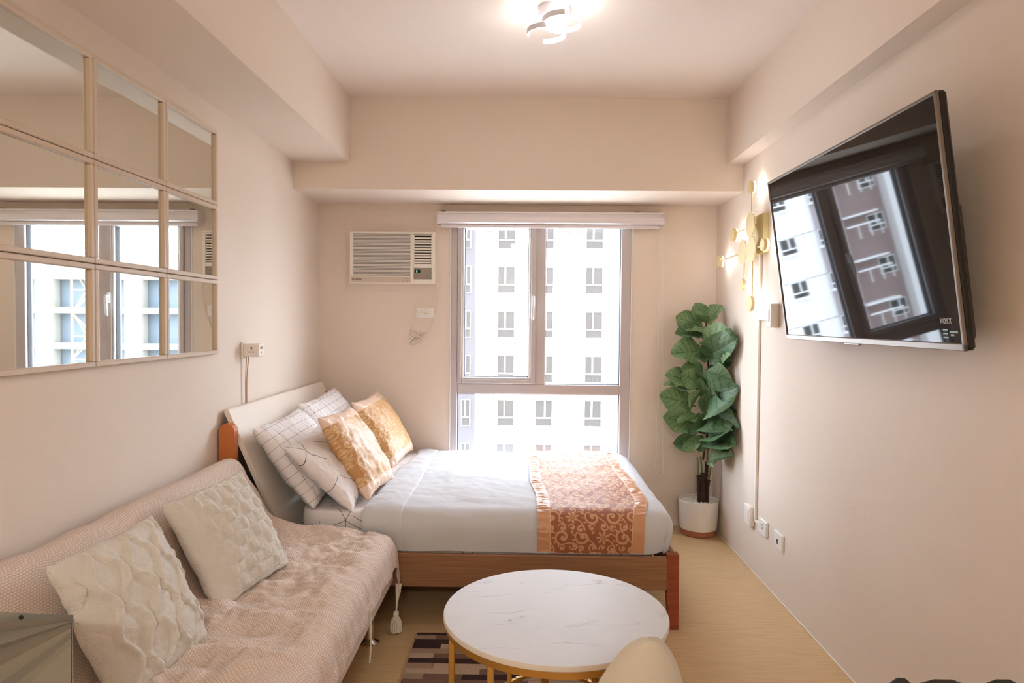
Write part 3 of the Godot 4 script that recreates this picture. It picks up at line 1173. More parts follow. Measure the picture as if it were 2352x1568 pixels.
func build_sofa() -> void:
	var s := thing("sofa_bed", "low sofa bed with a pale base on chrome feet, hidden under a throw", "sofa")
	var g := Geo.new()
	g.span(Vector3(-1.20, 0.232, -1.12), Vector3(-0.571, 0.39, -2.99), 0.012)
	part(s, "seat", g, M.leatherette)
	g = Geo.new()
	g.box(Vector3(-1.272, 0.565, -2.055), Vector3(0.10, 0.40, 1.86), 0.03, Basis(Vector3(0, 0, 1), 0.30))
	part(s, "backrest", g, M.leatherette)
	for z in [-2.89, -1.25]:
		for x in [-0.655, -1.22]:
			g = Geo.new()
			g.lathe([Vector2(0.0, 0.0), Vector2(0.040, 0.0), Vector2(0.042, 0.006), Vector2(0.030, 0.012), Vector2(0.0175, 0.022), Vector2(0.0165, 0.24), Vector2(0, 0.24)], Vector3(x, 0, z), 28)
			part(s, "leg", g, M.chrome)
	# throw
	var th := thing("throw_cover", "beige waffle-weave throw draped over the sofa", "throw")
	g = Geo.new()
	var rows := []
	var uvs := []
	var nz := 300
	var np := 170
	for i in nz + 1:
		var z := lerpf(-1.10, -3.022, float(i) / nz)
		var pr := resample(sofa_profile(z), np)
		var row := []
		var ur := []
		var along := 0.0
		for j in np:
			var p: Vector2 = pr[j]
			if j > 0:
				along += p.distance_to(pr[j - 1])
			var k := float(j) / np
			var seat := smoothstep(0.42, 0.55, k) * (1.0 - smoothstep(0.80, 0.9, k))
			var n := noise_a.get_noise_2d(p.x * 4.2 + z * 2.2, z * 4.6 - p.x * 1.8) * 0.034 * seat
			n += noise_b.get_noise_2d(p.x * 9.0, z * 9.0) * 0.004 * (0.35 + seat)
			var fold := (noise_a.get_noise_2d(z * 11.0, k * 3.0 + 40.0) + 0.3) * 0.011 * smoothstep(0.82, 0.97, k)
			var end := smoothstep(-2.99, -3.022, z)
			row.append(Vector3(p.x + fold, p.y + n - end * 0.02 * (1.0 - smoothstep(0.8, 0.95, k)), z))
			ur.append(Vector2(-z, along))
		rows.append(row)
		uvs.append(ur)
	g.grid(rows, uvs, false)
	part(th, "cloth", g, M.throw)
	# corner tassel
	var corner := Vector3(-0.552, 0.165, -3.012)
	g = Geo.new()
	g.tube([corner + Vector3(0, 0.05, 0), corner + Vector3(-0.003, 0.0, 0.01), corner + Vector3(-0.004, -0.03, 0.02), corner + Vector3(-0.005, -0.058, 0.024)], [0.016, 0.009, 0.0045, 0.004], 8)
	var hd := corner + Vector3(-0.006, -0.062, 0.025)
	g.lathe([Vector2(0.0, -0.030), Vector2(0.010, -0.028), Vector2(0.014, -0.016), Vector2(0.011, -0.004), Vector2(0.0, 0.002)], hd, 16)
	for q in 40:
		var a := TAU * q * 0.382
		var r := 0.020 * sqrt((q + 0.5) / 40.0)
		var d := Vector3(cos(a), 0, sin(a))
		g.tube([hd + d * r * 0.45 + Vector3(0, -0.024, 0), hd + d * r * 1.15 + Vector3(0, -0.050, 0), hd + d * r * (1.25 + 0.1 * sin(q)) + Vector3(0, -0.094 - 0.005 * sin(q * 2.3), 0)], 0.0032, 5)
	part(th, "tassel", g, M.cable)
	g = Geo.new()
	g.tube([Vector3(-0.550, 0.345, -2.44), Vector3(-0.548, 0.27, -2.442), Vector3(-0.549, 0.20, -2.445), Vector3(-0.552, 0.145, -2.44)], 0.003, 6)
	part(th, "tie_cord", g, M.cable)
	# knitted cushions
	var basket := func(x: float, y: float) -> float:  # blocks of rib, alternately proud, set on the diagonal of the photo's weave
		var a := x / 0.046
		var b := y / 0.046
		var blk := (int(floor(a)) + int(floor(b))) % 2
		var fa: float = a - floor(a)
		var fb: float = b - floor(b)
		var pad := pow(sin(PI * fa) * sin(PI * fb), 0.5)
		var rib := 0.5 + 0.5 * sin(TAU * (fa if blk == 0 else fb) * 5.0)
		var on := smoothstep(-0.14, -0.10, x) * 0.85 + 0.15
		return (pad * (0.0125 if blk == 0 else 0.003) + rib * 0.0022) * on + noise_b.get_noise_2d(x * 150.0, y * 150.0) * 0.0016
	var cable := func(x: float, y: float) -> float:  # cables that sway and cross into lozenges
		var z := 0.0
		for k in range(-3, 4):
			var c := k * 0.066
			var sway := 0.020 * sin(TAU * y / 0.15 + (PI if k % 2 else 0.0))
			var d := absf(x - c - sway)
			z = maxf(z, 0.014 * (1.0 - smoothstep(0.004, 0.017, d)) * (0.82 + 0.18 * sin(TAU * y / 0.034)))
		return z + noise_b.get_noise_2d(x * 130.0, y * 130.0) * 0.0018
	for q in [["knit_cushion", cable, Vector3(-1.064, 0.604, -1.838), Vector3(-25, 84, 2), 21.0, "cream knitted cushion with swaying cables, standing by the grey bin"], ["knit_cushion", basket, Vector3(-1.062, 0.606, -2.432), Vector3(-29, 73, 5), 25.0, "cream knitted cushion with raised basket-weave blocks, towards the bed"]]:
		var c := solo(q[0], pillow(0.41, 0.41, 0.13, q[4], 0.006, 150, q[1], 0.04), M.knit, q[5], "cushion", "knitted cushions on the sofa")
		c.position = q[2]
		c.rotation = q[3] * PI / 180.0


func lettering(parent: Node, called: String, words: String, high: float, at: Vector3, m: Material, bold := false, turn := Basis()) -> void:
	var f := SystemFont.new()
	f.font_names = PackedStringArray(["Droid Sans"])
	if bold:
		f.font_weight = 700
	var t := TextMesh.new()
	t.font = f
	t.text = words
	t.font_size = 32
	t.pixel_size = high / 24.0
	t.depth = 0.0008
	var o := part(parent, called, t, m, at)
	o.basis = turn


# ------------------------------------------------------------------ television
func build_television() -> void:
	var t := thing("television", "large black flat television tilted forward on the right wall", "television", Vector3(1.144, 1.680, -2.474))
	t.rotation = Vector3(0.14465, -1.5631, -0.0018)
	var w := 1.228
	var h := 0.708
	var g := Geo.new()
	g.box(Vector3(0, 0, -0.019), Vector3(w, h, 0.026), 0.008)
	part(t, "back_shell", g, M.tv_black)
	g = Geo.new()
	g.box(Vector3(0, -0.14, -0.048), Vector3(w * 0.94, h * 0.56, 0.036), 0.02)
	part(t, "rear_housing", g, M.tv_black)
	g = Geo.new()
	g.span(Vector3(-w / 2 + 0.008, -h / 2 + 0.020, -0.010), Vector3(w / 2 - 0.008, h / 2 - 0.009, -0.0015), 0.0)
	part(t, "screen", g, M.tv_glass)
	for q in [[-w / 2, h / 2 - 0.010, w / 2, h / 2], [-w / 2, -h / 2, w / 2, -h / 2 + 0.021], [-w / 2, -h / 2, -w / 2 + 0.009, h / 2], [w / 2 - 0.012, -h / 2, w / 2, h / 2]]:
		g = Geo.new()
		g.span(Vector3(q[0], q[1], -0.008), Vector3(q[2], q[3], 0.003), 0.0025)
		part(t, "bezel", g, M.tv_bezel)
	g = Geo.new()
	g.box(Vector3(-0.02, -h / 2 - 0.002, -0.004), Vector3(0.11, 0.008, 0.012), 0.002)
	part(t, "sensor_bar", g, M.tv_bezel)
	# small maker's stickers in the lower corner of the screen
	lettering(t, "sticker_print", "XOSX", 0.016, Vector3(w / 2 - 0.075, -h / 2 + 0.083, -0.0008), M.panel_grey, true)
	g = Geo.new()
	for k in 3:
		g.box(Vector3(w / 2 - 0.082, -h / 2 + 0.058 - k * 0.011, -0.0012), Vector3(0.022, 0.004, 0.0008), 0.0)
	g.box(Vector3(w / 2 - 0.045, -h / 2 + 0.052, -0.0012), Vector3(0.036, 0.006, 0.0008), 0.0)
	g.box(Vector3(w / 2 - 0.052, -h / 2 + 0.043, -0.0012), Vector3(0.014, 0.005, 0.0008), 0.0)
	part(t, "sticker_print", g, M.sticker)
	# tilting wall bracket
	g = Geo.new()
	for x in [-0.2, 0.2]:
		g.box(Vector3(x, 0.05, -0.075), Vector3(0.03, 0.42, 0.022), 0.003)
	part(t, "bracket_arm", g, M.tv_black)
	g = Geo.new()
	g.box(Vector3(0, 0.03, -0.118), Vector3(0.52, 0.06, 0.085), 0.003)
	part(t, "bracket_plate", g, M.tv_black)


# ------------------------------------------------------------------ mirrors
func build_mirrors() -> void:
	var zs := [-3.066, -2.622, -2.180, -1.738]
	var ys := [2.245, 1.909, 1.573, 1.237]
	var row := ["top", "middle", "bottom"]
	var colm := ["nearest the window", "in the centre", "farthest from the window"]
	for r in 3:
		for c in 3:
			var z0: float = zs[c] + 0.0012
			var z1: float = zs[c + 1] - 0.0012
			var y1: float = ys[r] - 0.0012
			var y0: float = ys[r + 1] + 0.0012
			var t := thing("framed_mirror", "cream framed mirror panel of the %s row, %s" % [row[r], colm[c]], "mirror", Vector3(XL, y0, (z0 + z1) / 2), "nine mirror panels on the left wall")
			var hz := (z1 - z0) / 2
			var hy := y1 - y0
			var f := 0.0175
			var g := Geo.new()
			g.span(Vector3(0, 0.01, -hz + 0.01), Vector3(0.008, hy - 0.01, hz - 0.01), 0)
			part(t, "glass", g, M.mirror)
			for q in [[0, -hz, f, hz], [hy - f, -hz, hy, hz]]:
				g = Geo.new()
				g.span(Vector3(0, q[0], q[1]), Vector3(0.020, q[2], q[3]), 0.0025)
				part(t, "frame_rail", g, M.mirror_frame)
			for q in [[-hz, -hz + f], [hz - f, hz]]:
				g = Geo.new()
				g.span(Vector3(0, f, q[0]), Vector3(0.020, hy - f, q[1]), 0.0025)
				part(t, "frame_stile", g, M.mirror_frame)


# ------------------------------------------------------------------ coffee table and rug
func build_table() -> void:
	var ty := 0.443
	var c := px(1275.5, 1400.5, 1, ty)
	c.y = 0
	var r := 0.370
	var t := thing("coffee_table", "round coffee table with a white marble-look top and gold frame", "table", c)
	var g := Geo.new()
	var b := g.v.size()
	g.v.append(Vector3(0, ty, 0))
	g.n.append(Vector3.UP)
	g.t.append(Vector2(0.5, 0.5))
	for k in 97:
		var a := TAU * k / 96.0
		g.v.append(Vector3(cos(a) * (r - 0.002), ty, sin(a) * (r - 0.002)))
		g.n.append(Vector3.UP)
		g.t.append(Vector2(0.5 + cos(a) * 0.5, 0.5 + sin(a) * 0.5))
		if k > 0:
			g.ix.append_array([b, b + k, b + k + 1])
	part(t, "table_top", g, M.marble)
	g = Geo.new()
	g.lathe([Vector2(0, ty - 0.018), Vector2(r - 0.003, ty - 0.018), Vector2(r, ty - 0.015), Vector2(r, ty - 0.003), Vector2(r - 0.002, ty)], Vector3.ZERO, 96)
	part(t, "top_edge", g, M.rim)
	g = Geo.new()
	g.lathe([Vector2(r - 0.028, ty - 0.040), Vector2(r - 0.006, ty - 0.040), Vector2(r - 0.006, ty - 0.018), Vector2(r - 0.028, ty - 0.018), Vector2(r - 0.028, ty - 0.040)], Vector3.ZERO, 96)
	part(t, "apron_ring", g, M.gold_frame)
	for deg in [178, 126, 6, 54, 266, 300]:
		var a: float = deg * PI / 180.0
		g = Geo.new()
		g.box(Vector3(cos(a) * (r - 0.028), (ty - 0.027) / 2, sin(a) * (r - 0.028)), Vector3(0.020, ty - 0.049, 0.020), 0.002)
		part(t, "leg", g, M.gold_frame)
	# a smaller nesting table stands underneath
	var n := thing("nesting_table", "slim gold framed nesting table pushed in under the round coffee table", "table", c + Vector3(0, 0, -0.06))
	g = Geo.new()
	g.lathe([Vector2(0.205, 0.335), Vector2(0.225, 0.335), Vector2(0.225, 0.353), Vector2(0.205, 0.353), Vector2(0.205, 0.335)], Vector3.ZERO, 64)
	part(n, "top_ring", g, M.gold_frame)
	g = Geo.new()
	g.lathe([Vector2(0, 0.345), Vector2(0.218, 0.345), Vector2(0.218, 0.357), Vector2(0, 0.357)], Vector3.ZERO, 64)
	part(n, "table_top", g, M.rim)
	g = Geo.new()
	g.lathe([Vector2(0.195, 0.085), Vector2(0.207, 0.085), Vector2(0.207, 0.097), Vector2(0.195, 0.097), Vector2(0.195, 0.085)], Vector3.ZERO, 64)
	part(n, "stretcher_ring", g, M.gold_frame)
	for deg in [225, 266, 135, 45, 315]:
		var a: float = deg * PI / 180.0
		g = Geo.new()
		g.box(Vector3(cos(a) * 0.213, 0.1735, sin(a) * 0.213), Vector3(0.012, 0.325, 0.012), 0.0015)
		part(n, "leg", g, M.gold_frame)
		for q in [-0.10, 0.10]:
			g = Geo.new()
			g.lathe([Vector2(0, 0.0), Vector2(0.006, 0.0), Vector2(0.005, 0.004), Vector2(0, 0.005)], Vector3(cos(a + q) * 0.201, 0.097, sin(a + q) * 0.201), 10)
			part(n, "screw", g, M.chrome)
	# rug of woven strips
	var o := Vector3(-0.472, 0, -2.985)
	var rug := thing("rug", "brown and beige patchwork rug under the coffee table", "rug", o)
	var wide := 0.92
	var long := 1.20
	g = Geo.new()
	g.span(Vector3(0, 0, 0), Vector3(wide, 0.005, long), 0.002)
	part(rug, "backing", g, M.rug_side)
	rng.seed = 19
	var z := 0.006
	# the rows that show beside the table leg, as tones and where they change; further rows are alike
	var rows := [[[0, 0.92]], [[2, 0.10], [1, 0.92]], [[0, 0.34], [1, 0.92]], [[0, 0.13], [3, 0.36], [1, 0.92]], [[2, 0.32], [0, 0.50], [2, 0.92]], [[3, 0.11], [1, 0.33], [2, 0.7], [3, 0.92]], [[0, 0.31], [2, 0.45], [1, 0.92]], [[2, 0.12], [3, 0.44], [2, 0.92]], [[3, 0.31], [1, 0.6], [0, 0.74], [3, 0.92]], [[2, 0.09], [1, 0.24], [0, 0.48], [3, 0.92]], [[1, 0.5], [3, 0.92]]]
	var k := 0
	while z < long - 0.05:
		var d := 0.020 if k == 0 else 0.041
		var row := []
		if k < rows.size():
			row = rows[k]
		else:
			var e := 0.0
			while e < wide - 0.01:
				e = e + rng.randf_range(0.14, 0.40)
				if e > wide - 0.12:
					e = wide
				row.append([rng.randi_range(0, 3), e])
		var x := 0.010
		for q in row:
			var e := minf(q[1], wide - 0.010)
			g = Geo.new()
			g.span(Vector3(x + 0.001, 0.004, z + 0.001), Vector3(e - 0.001, 0.009 + rng.randf() * 0.0015, z + d - 0.001), 0.0015)
			part(rug, "patch", g, M["rug_%d" % q[0]])
			x = e
		z += d
		k += 1


# ------------------------------------------------------------------ plant
func leaf_geo(curl: float, fold: float, ruffle: float, ph: float) -> Geo:
	var g := Geo.new()
	var rows := []
	var uvs := []
	var nx := 12
	var ny := 18
	for i in nx + 1:
		var row := []
		var ur := []
		for j in ny + 1:
			var s := float(j) / ny
			var u := 2.0 * i / nx - 1.0
			var k := clampf((s - 0.10) / 0.90, 0.0, 1.0)
			var w := 0.5 * pow(sin(PI * pow(k, 0.80)), 0.62) * (0.72 + 0.34 * k) if k > 0.0 else 0.0
			w = maxf(w, 0.018)
			var z := -curl * s * s + fold * absf(u) * w * 2.0 + ruffle * sin(s * 9.0 + ph + signf(u)) * u * u * w * 2.0
			z -= 0.012 * (1.0 - smoothstep(0.0, 0.10, absf(u)))
			z += 0.008 * sin((s - absf(u) * 0.25) * 7.0 * TAU) * absf(u) * (1.0 - absf(u)) * 4.0
			row.append(Vector3(u * w, s, z))
			ur.append(Vector2(u * 0.5 + 0.5, s))
		rows.append(row)
		uvs.append(ur)
	g.grid(rows, uvs, false)
	return g


func build_plant() -> void:
	var pc := Vector3(1.172, 0, -4.500)
	var pot := thing("potted_fiddle_leaf_fig", "tall green fiddle-leaf plant in a white pot in the window corner", "plant", pc)
	var g := Geo.new()
	g.lathe([Vector2(0.0, 0.0), Vector2(0.104, 0.0), Vector2(0.112, 0.006), Vector2(0.116, 0.044), Vector2(0.108, 0.046)], Vector3.ZERO, 56)
	part(pot, "saucer", g, M.terracotta)
	g = Geo.new()
	g.lathe([Vector2(0.10, 0.040), Vector2(0.1185, 0.042), Vector2(0.122, 0.06), Vector2(0.130, 0.222), Vector2(0.130, 0.229), Vector2(0.127, 0.231), Vector2(0.124, 0.229), Vector2(0.122, 0.16), Vector2(0.0, 0.16)], Vector3.ZERO, 56)
	part(pot, "pot", g, M.pot)
	g = Geo.new()
	g.lathe([Vector2(0.1235, 0.205), Vector2(0.06, 0.213), Vector2(0.0, 0.214)], Vector3.ZERO, 40)
	rng.seed = 5
	for k in 700:
		var a := rng.randf() * TAU
		var r := 0.119 * sqrt(rng.randf())
		var s := rng.randf_range(0.0022, 0.0048)
		g.box(Vector3(cos(a) * r, 0.213 + rng.randf() * 0.004, sin(a) * r), Vector3(s, s * 0.8, s * 1.1) * 1.8, s * 0.6, Basis(Vector3(rng.randf() - 0.5, rng.randf(), rng.randf() - 0.5).normalized(), rng.randf() * 3.0))
	var peb := part(pot, "pebbles", g, M.pebble)
	peb.set_meta("kind", "stuff")
	var at := func(cx: float, cy: float, dz: float) -> Vector3:
		var p := px(1480 + cx / 2.5286, 660 + cy / 2.5286, 2, pc.z + dz)
		if p.x > XR - 0.025:  # leaves stay clear of the wall
			p = px(1480 + cx / 2.5286, 660 + cy / 2.5286, 0, XR - 0.025)
		return p - pc
	# bark-wrapped trunks, then thin green stems
	var trunks := [
		[[318, 1232, 0.02], [317, 1150, 0.02], [314, 1080, 0.02], [308, 985, 0.01]],
		[[345, 1242, 0.03], [340, 1160, 0.03], [336, 1065, 0.02], [325, 980, 0.0]],
		[[362, 1244, 0.03], [366, 1160, 0.03], [374, 1110, 0.02], [392, 1005, 0.03]],
		[[350, 1200, 0.0], [356, 1120, 0.0], [366, 1000, -0.02], [368, 800, -0.02]]]
	for tr in trunks:
		var pts := []
		for q in tr:
			pts.append(at.call(q[0], q[1], q[2]))
		pts[0].y = 0.19
		var fine := []
		var rad := []
		for k in 22:
			var s := k / 21.0 * 1.9
			var i := mini(int(s), 2)
			fine.append(pts[i].lerp(pts[i + 1], s - i))
			rad.append(0.0125 + 0.0016 * sin(k * 2.4) + 0.001 * sin(k * 5.1))
		g = Geo.new()
		g.tube(fine, rad, 10)
		part(pot, "trunk", g, M.bark)
		g = Geo.new()
		g.tube([pts[1], pts[2], pts[3]], [0.0075, 0.007, 0.005], 8)
		part(pot, "stem", g, M.stem)
	g = Geo.new()
	g.tube([at.call(340, 1000, 0), at.call(372, 800, 0), at.call(380, 600, 0), at.call(368, 400, 0), at.call(358, 200, 0)], [0.0075, 0.007, 0.0065, 0.006, 0.004], 8)
	part(pot, "stem", g, M.bark)
	# leaves: base, tip (in a crop of the photo), depth at base and tip, width over length, facing
	var up := Vector3(0.1, 0.55, 0.85)
	var high := Vector3(0.0, 1.0, 0.45)
	var fr := Vector3(-0.15, 0.2, 1.0)
	var lf := Vector3(-0.7, 0.35, 0.75)
	var list := [
		[352, 205, 298, 92, 0.0, 0.02, 0.80, fr, 0], [366, 205, 440, 98, 0.0, 0.03, 0.78, Vector3(-0.5, 0.1, 0.9), 2], [362, 212, 300, 150, 0.03, 0.10, 0.75, high, 0], [345, 232, 200, 160, 0.01, 0.03, 0.82, Vector3(-0.2, 0.4, 0.9), 0],
		[360, 215, 420, 165, 0.03, 0.09, 0.6, Vector3(-0.4, 0.3, 0.9), 2], [385, 238, 275, 245, 0.06, 0.10, 0.5, high, 2], [372, 238, 444, 226, 0.02, 0.0, 0.6, up, 0],
		[352, 275, 180, 262, 0.02, 0.05, 0.62, up, 1], [330, 300, 402, 250, 0.05, 0.12, 0.55, Vector3(0.2, -0.2, 1), 1], [378, 312, 515, 262, 0.0, -0.05, 0.34, high, 1], [372, 372, 534, 290, 0.02, -0.03, 0.72, Vector3(0.2, 0.15, 1.0), 2],
		[352, 372, 165, 368, 0.03, 0.07, 0.80, Vector3(-0.15, 0.45, 0.9), 0], [318, 335, 470, 402, 0.06, 0.12, 0.58, Vector3(0.1, 0.35, 1), 1], [440, 392, 548, 345, 0.02, -0.04, 0.5, Vector3(0.1, -0.2, 1), 1], [340, 340, 352, 430, 0.05, 0.13, 0.8, Vector3(-0.2, 0.3, 1), 1],
		[380, 515, 492, 438, 0.0, -0.04, 0.34, fr, 1], [375, 490, 432, 418, -0.02, -0.05, 0.5, fr, 1], [338, 503, 508, 540, 0.06, 0.10, 0.36, Vector3(0.2, 0.9, 0.5), 2],
		[352, 490, 226, 470, 0.02, 0.06, 0.85, Vector3(-0.2, 0.2, 1), 0], [330, 560, 222, 500, 0.06, 0.09, 0.95, Vector3(-0.3, 0.3, 1.0), 0], [300, 545, 128, 500, 0.02, 0.04, 0.66, up, 0], [275, 600, 125, 545, 0.02, 0.05, 0.55, Vector3(-0.2, 0.8, 0.6), 2],
		[290, 488, 412, 612, 0.07, 0.13, 0.45, Vector3(0.6, 0.7, 0.5), 1], [300, 590, 250, 590, 0.08, 0.10, 0.6, high, 2], [390, 560, 425, 470, -0.02, -0.05, 0.6, fr, 1],
		[300, 690, 96, 622, 0.03, 0.06, 0.72, Vector3(-0.1, 0.35, 0.95), 0], [382, 660, 536, 580, 0.01, -0.02, 0.76, Vector3(0.1, 0.25, 1.0), 1], [262, 722, 332, 588, 0.10, 0.09, 0.26, Vector3(-0.9, 0.2, 0.5), 2], [325, 655, 470, 662, 0.05, 0.11, 0.42, high, 1], [340, 700, 470, 640, 0.02, 0.05, 0.6, Vector3(0, -0.3, 1), 1],
		[318, 800, 116, 748, 0.03, 0.05, 0.70, Vector3(-0.1, 0.35, 0.95), 0], [330, 745, 195, 770, 0.06, 0.11, 0.50, Vector3(-0.2, 0.7, 0.7), 0], [270, 745, 135, 742, 0.06, 0.09, 0.18, high, 2], [320, 800, 262, 835, 0.07, 0.13, 0.7, Vector3(-0.5, 0.5, 0.8), 1],
		[388, 800, 520, 720, 0.0, -0.04, 0.92, Vector3(0.1, 0.3, 1), 1], [360, 730, 436, 836, 0.07, 0.12, 0.62, Vector3(-0.6, 0.5, 0.7), 1], [380, 760, 486, 776, 0.08, 0.12, 0.5, Vector3(0.1, 0.8, 0.6), 0], [395, 860, 538, 805, 0.05, 0.02, 0.62, Vector3(0.1, 0.6, 0.8), 1], [350, 860, 330, 740, 0.05, 0.10, 0.7, Vector3(0.3, -0.2, 1), 1],
		[400, 880, 540, 880, 0.03, 0.0, 0.6, Vector3(0.3, 0.5, 0.8), 1], [355, 870, 490, 938, 0.07, 0.11, 0.50, Vector3(0.2, 0.9, 0.5), 1], [420, 700, 525, 760, -0.02, -0.06, 0.7, Vector3(0.1, 0.1, 1), 1],
		[318, 905, 170, 905, 0.03, 0.05, 0.74, Vector3(-0.2, 0.3, 1), 1], [345, 872, 228, 925, 0.07, 0.12, 0.62, Vector3(-0.3, 0.6, 0.8), 0], [318, 960, 330, 860, 0.04, 0.08, 0.62, Vector3(-0.5, 0.1, 0.9), 1], [368, 1012, 502, 962, 0.05, 0.06, 0.46, Vector3(0.1, 0.75, 0.6), 2], [332, 870, 380, 945, 0.08, 0.11, 0.36, Vector3(0.7, 0.5, 0.6), 2], [385, 985, 420, 1012, 0.02, 0.03, 0.7, Vector3(0, 0, 1), 1]]
	var shapes := []
	for k in 5:
		shapes.append(leaf_geo([0.10, 0.18, 0.05, 0.24, 0.13][k], [0.10, 0.22, 0.30, 0.05, 0.16][k], [0.10, 0.14, 0.07, 0.16, 0.12][k], k * 1.7).mesh())
	var i := 0
	for q in list:
		var a: Vector3 = at.call(q[0], q[1], q[4])
		var b: Vector3 = at.call(q[2], q[3], q[5])
		var d := b - a
		var l := d.length()
		var y := d / l
		var face: Vector3 = q[7] + (Vector3(-0.7, 0, 0) if (b + pc).x > XR - 0.12 else Vector3.ZERO)
		var nrm: Vector3 = (face - y * y.dot(face)).normalized()
		var x := y.cross(nrm)
		var o := part(pot, "leaf", shapes[i % 5], M["leaf_%d" % q[8]], a)
		o.basis = Basis(x * l * q[6] * 1.15, y * l, nrm * l)
		var most := -9.0
		for w in shapes[i % 5].surface_get_arrays(0)[Mesh.ARRAY_VERTEX]:
			most = maxf(most, (o.basis * w + a).x)
		o.position.x -= maxf(0.0, most - (XR - 0.004 - pc.x))
		i += 1


# ------------------------------------------------------------------ air conditioner
func build_air_conditioner() -> void:
	var za := ZB + 0.062
	var a := px(803.3, 531.3, 2, za)
	var e := px(998.2, 652.0, 2, za)
	var t := thing("air_conditioner", "white window air conditioner with a slatted grille set in the wall", "air conditioner", Vector3((a.x + e.x) / 2, e.y, ZB))
	var wd := e.x - a.x
	var ht := a.y - e.y
	var p := func(cx: float, cy: float, z: float) -> Vector3: return Vector3((cx - 92) / 763.0 * wd - wd / 2, ht - (cy - 437) / 471.0 * ht, z)
	var d := 0.062
	var g := Geo.new()
	g.span(p.call(94, 439, -0.10), p.call(853, 906, d - 0.022), 0.006)
	part(t, "body", g, M.plastic)
	g = Geo.new()
	for q in [[92, 437, 122, 908], [122, 437, 855, 456], [636, 456, 668, 908], [828, 456, 855, 908], [122, 840, 640, 908], [660, 732, 830, 764], [660, 866, 830, 908]]:
		g.span(p.call(q[0], q[1], d - 0.03), p.call(q[2], q[3], d), 0.002)
	part(t, "front_panel", g, M.plastic)
	g = Geo.new()
	g.span(p.call(120, 452, d - 0.028), p.call(638, 842, d - 0.012), 0)
	g.span(p.call(664, 454, d - 0.028), p.call(832, 735, d - 0.018), 0)
	part(t, "recess", g, M.dark_slot)
	for k in 30:
		g = Geo.new()
		var cy := 458.0 + k * 12.85
		g.span(p.call(122, cy + 2.2, d - 0.014), p.call(636, cy + 10.2, d - 0.001), 0.0008)
		part(t, "grille_slat", g, M.plastic)
	for k in 10:
		g = Geo.new()
		var c: Vector3 = p.call(748, 492 + k * 24.6, d - 0.010)
		g.box(c, Vector3(wd * 158 / 763.0, 0.0115, 0.010), 0.003, Basis(Vector3.RIGHT, 0.35))
		part(t, "louver", g, M.plastic)
	g = Geo.new()
	for q in [[662, 460, 672, 735], [824, 460, 832, 735], [662, 460, 832, 470], [662, 727, 832, 735]]:
		g.span(p.call(q[0], q[1], d - 0.02), p.call(q[2], q[3], d + 0.003), 0.001)
	part(t, "louver_frame", g, M.plastic)
	g = Geo.new()
	g.span(p.call(668, 766, d - 0.01), p.call(818, 864, d + 0.0005), 0.0003)
	var cp := part(t, "control_panel", g, M.panel_grey)
	g = Geo.new()
	g.span(p.call(680, 779, d), p.call(728, 808, d + 0.0012), 0.0003)
	part(cp, "display", g, M.display)
	g = Geo.new()
	g.span(p.call(692, 785, d), p.call(698, 803, d + 0.0018), 0.0002)
	part(cp, "display_digit", g, M.display_glow)
	g = Geo.new()
	for q in [[765, 791, 785, 794], [770, 826, 790, 829], [750, 836, 756, 842], [780, 838, 812, 841], [745, 852, 760, 858], [790, 853, 812, 858], [684, 820, 700, 822], [684, 840, 712, 842], [735, 822, 742, 830]]:
		g.span(p.call(q[0], q[1], d), p.call(q[2], q[3], d + 0.001), 0)
	part(cp, "button_print", g, M.ink_soft)
	g = Geo.new()
	g.span(p.call(102, 846, d - 0.002), p.call(640, 900, d + 0.0006), 0.0003)
	var bs := part(t, "badge_strip", g, M.strip_grey)
	lettering(bs, "brand_print", "Panasonic", 0.0105, p.call(157, 868, d + 0.0009), M.ink, true)
	lettering(bs, "badge_print", "INVERTER", 0.0055, p.call(598, 862, d + 0.0009), M.ink_soft)
	lettering(bs, "badge_print", "nanoe X", 0.0045, p.call(604, 882, d + 0.0009), M.ink_soft)
	g = Geo.new()
	g.tube([p.call(566, 884, d), p.call(566, 884, d + 0.0012)], 0.0024, 10)
	part(bs, "badge_dot", g, M.ink)
	# cord that hangs to its plug, with the slack tied in a coil
	var w := func(u: float, v: float, z: float) -> Vector3: return px(u, v, 2, ZB + z) - t.position
	var cv := Curve3D.new()
	var path := [[998, 642, 0.03], [1003, 652, 0.03], [1006, 675, 0.025], [1004, 705, 0.02], [996, 735, 0.018], [985, 762, 0.016], [971, 776, 0.014], [960, 772, 0.014], [948, 764, 0.014]]
	for k in path.size():
		var m: Vector3 = (w.call(path[mini(k + 1, path.size() - 1)][0], path[mini(k + 1, path.size() - 1)][1], path[mini(k + 1, path.size() - 1)][2]) - w.call(path[maxi(k - 1, 0)][0], path[maxi(k - 1, 0)][1], path[maxi(k - 1, 0)][2])) / 6.0
		cv.add_point(w.call(path[k][0], path[k][1], path[k][2]), -m, m)
	g = Geo.new()
	g.tube(Array(cv.get_baked_points()).filter(func(_q): return true), 0.0042, 8)
	for q in [[954, 778, 15, 14, 0.3], [951, 776, 13, 15, 1.1], [957, 777, 17, 13, 2.2]]:
		var loop := []
		for k in 28:
			var an := TAU * k / 28.0
			loop.append(w.call(q[0] + cos(an + q[4]) * q[2], q[1] + sin(an) * q[3], 0.010 + 0.004 * sin(an * 2 + q[4])))
		g.tube(loop, 0.0038, 7, true)
	g.tube([w.call(944, 768, 0.012), w.call(943, 755, 0.014), w.call(947, 735, 0.022), w.call(954, 722, 0.03), w.call(965, 716, 0.035)], 0.0038, 7)
	part(t, "power_cord", g, M.cable)
	g = Geo.new()
	g.tube([w.call(964, 716.5, 0.034), w.call(970, 715, 0.035), w.call(977, 714, 0.034), w.call(982, 714, 0.03)], [0.004, 0.009, 0.017, 0.018], 12)
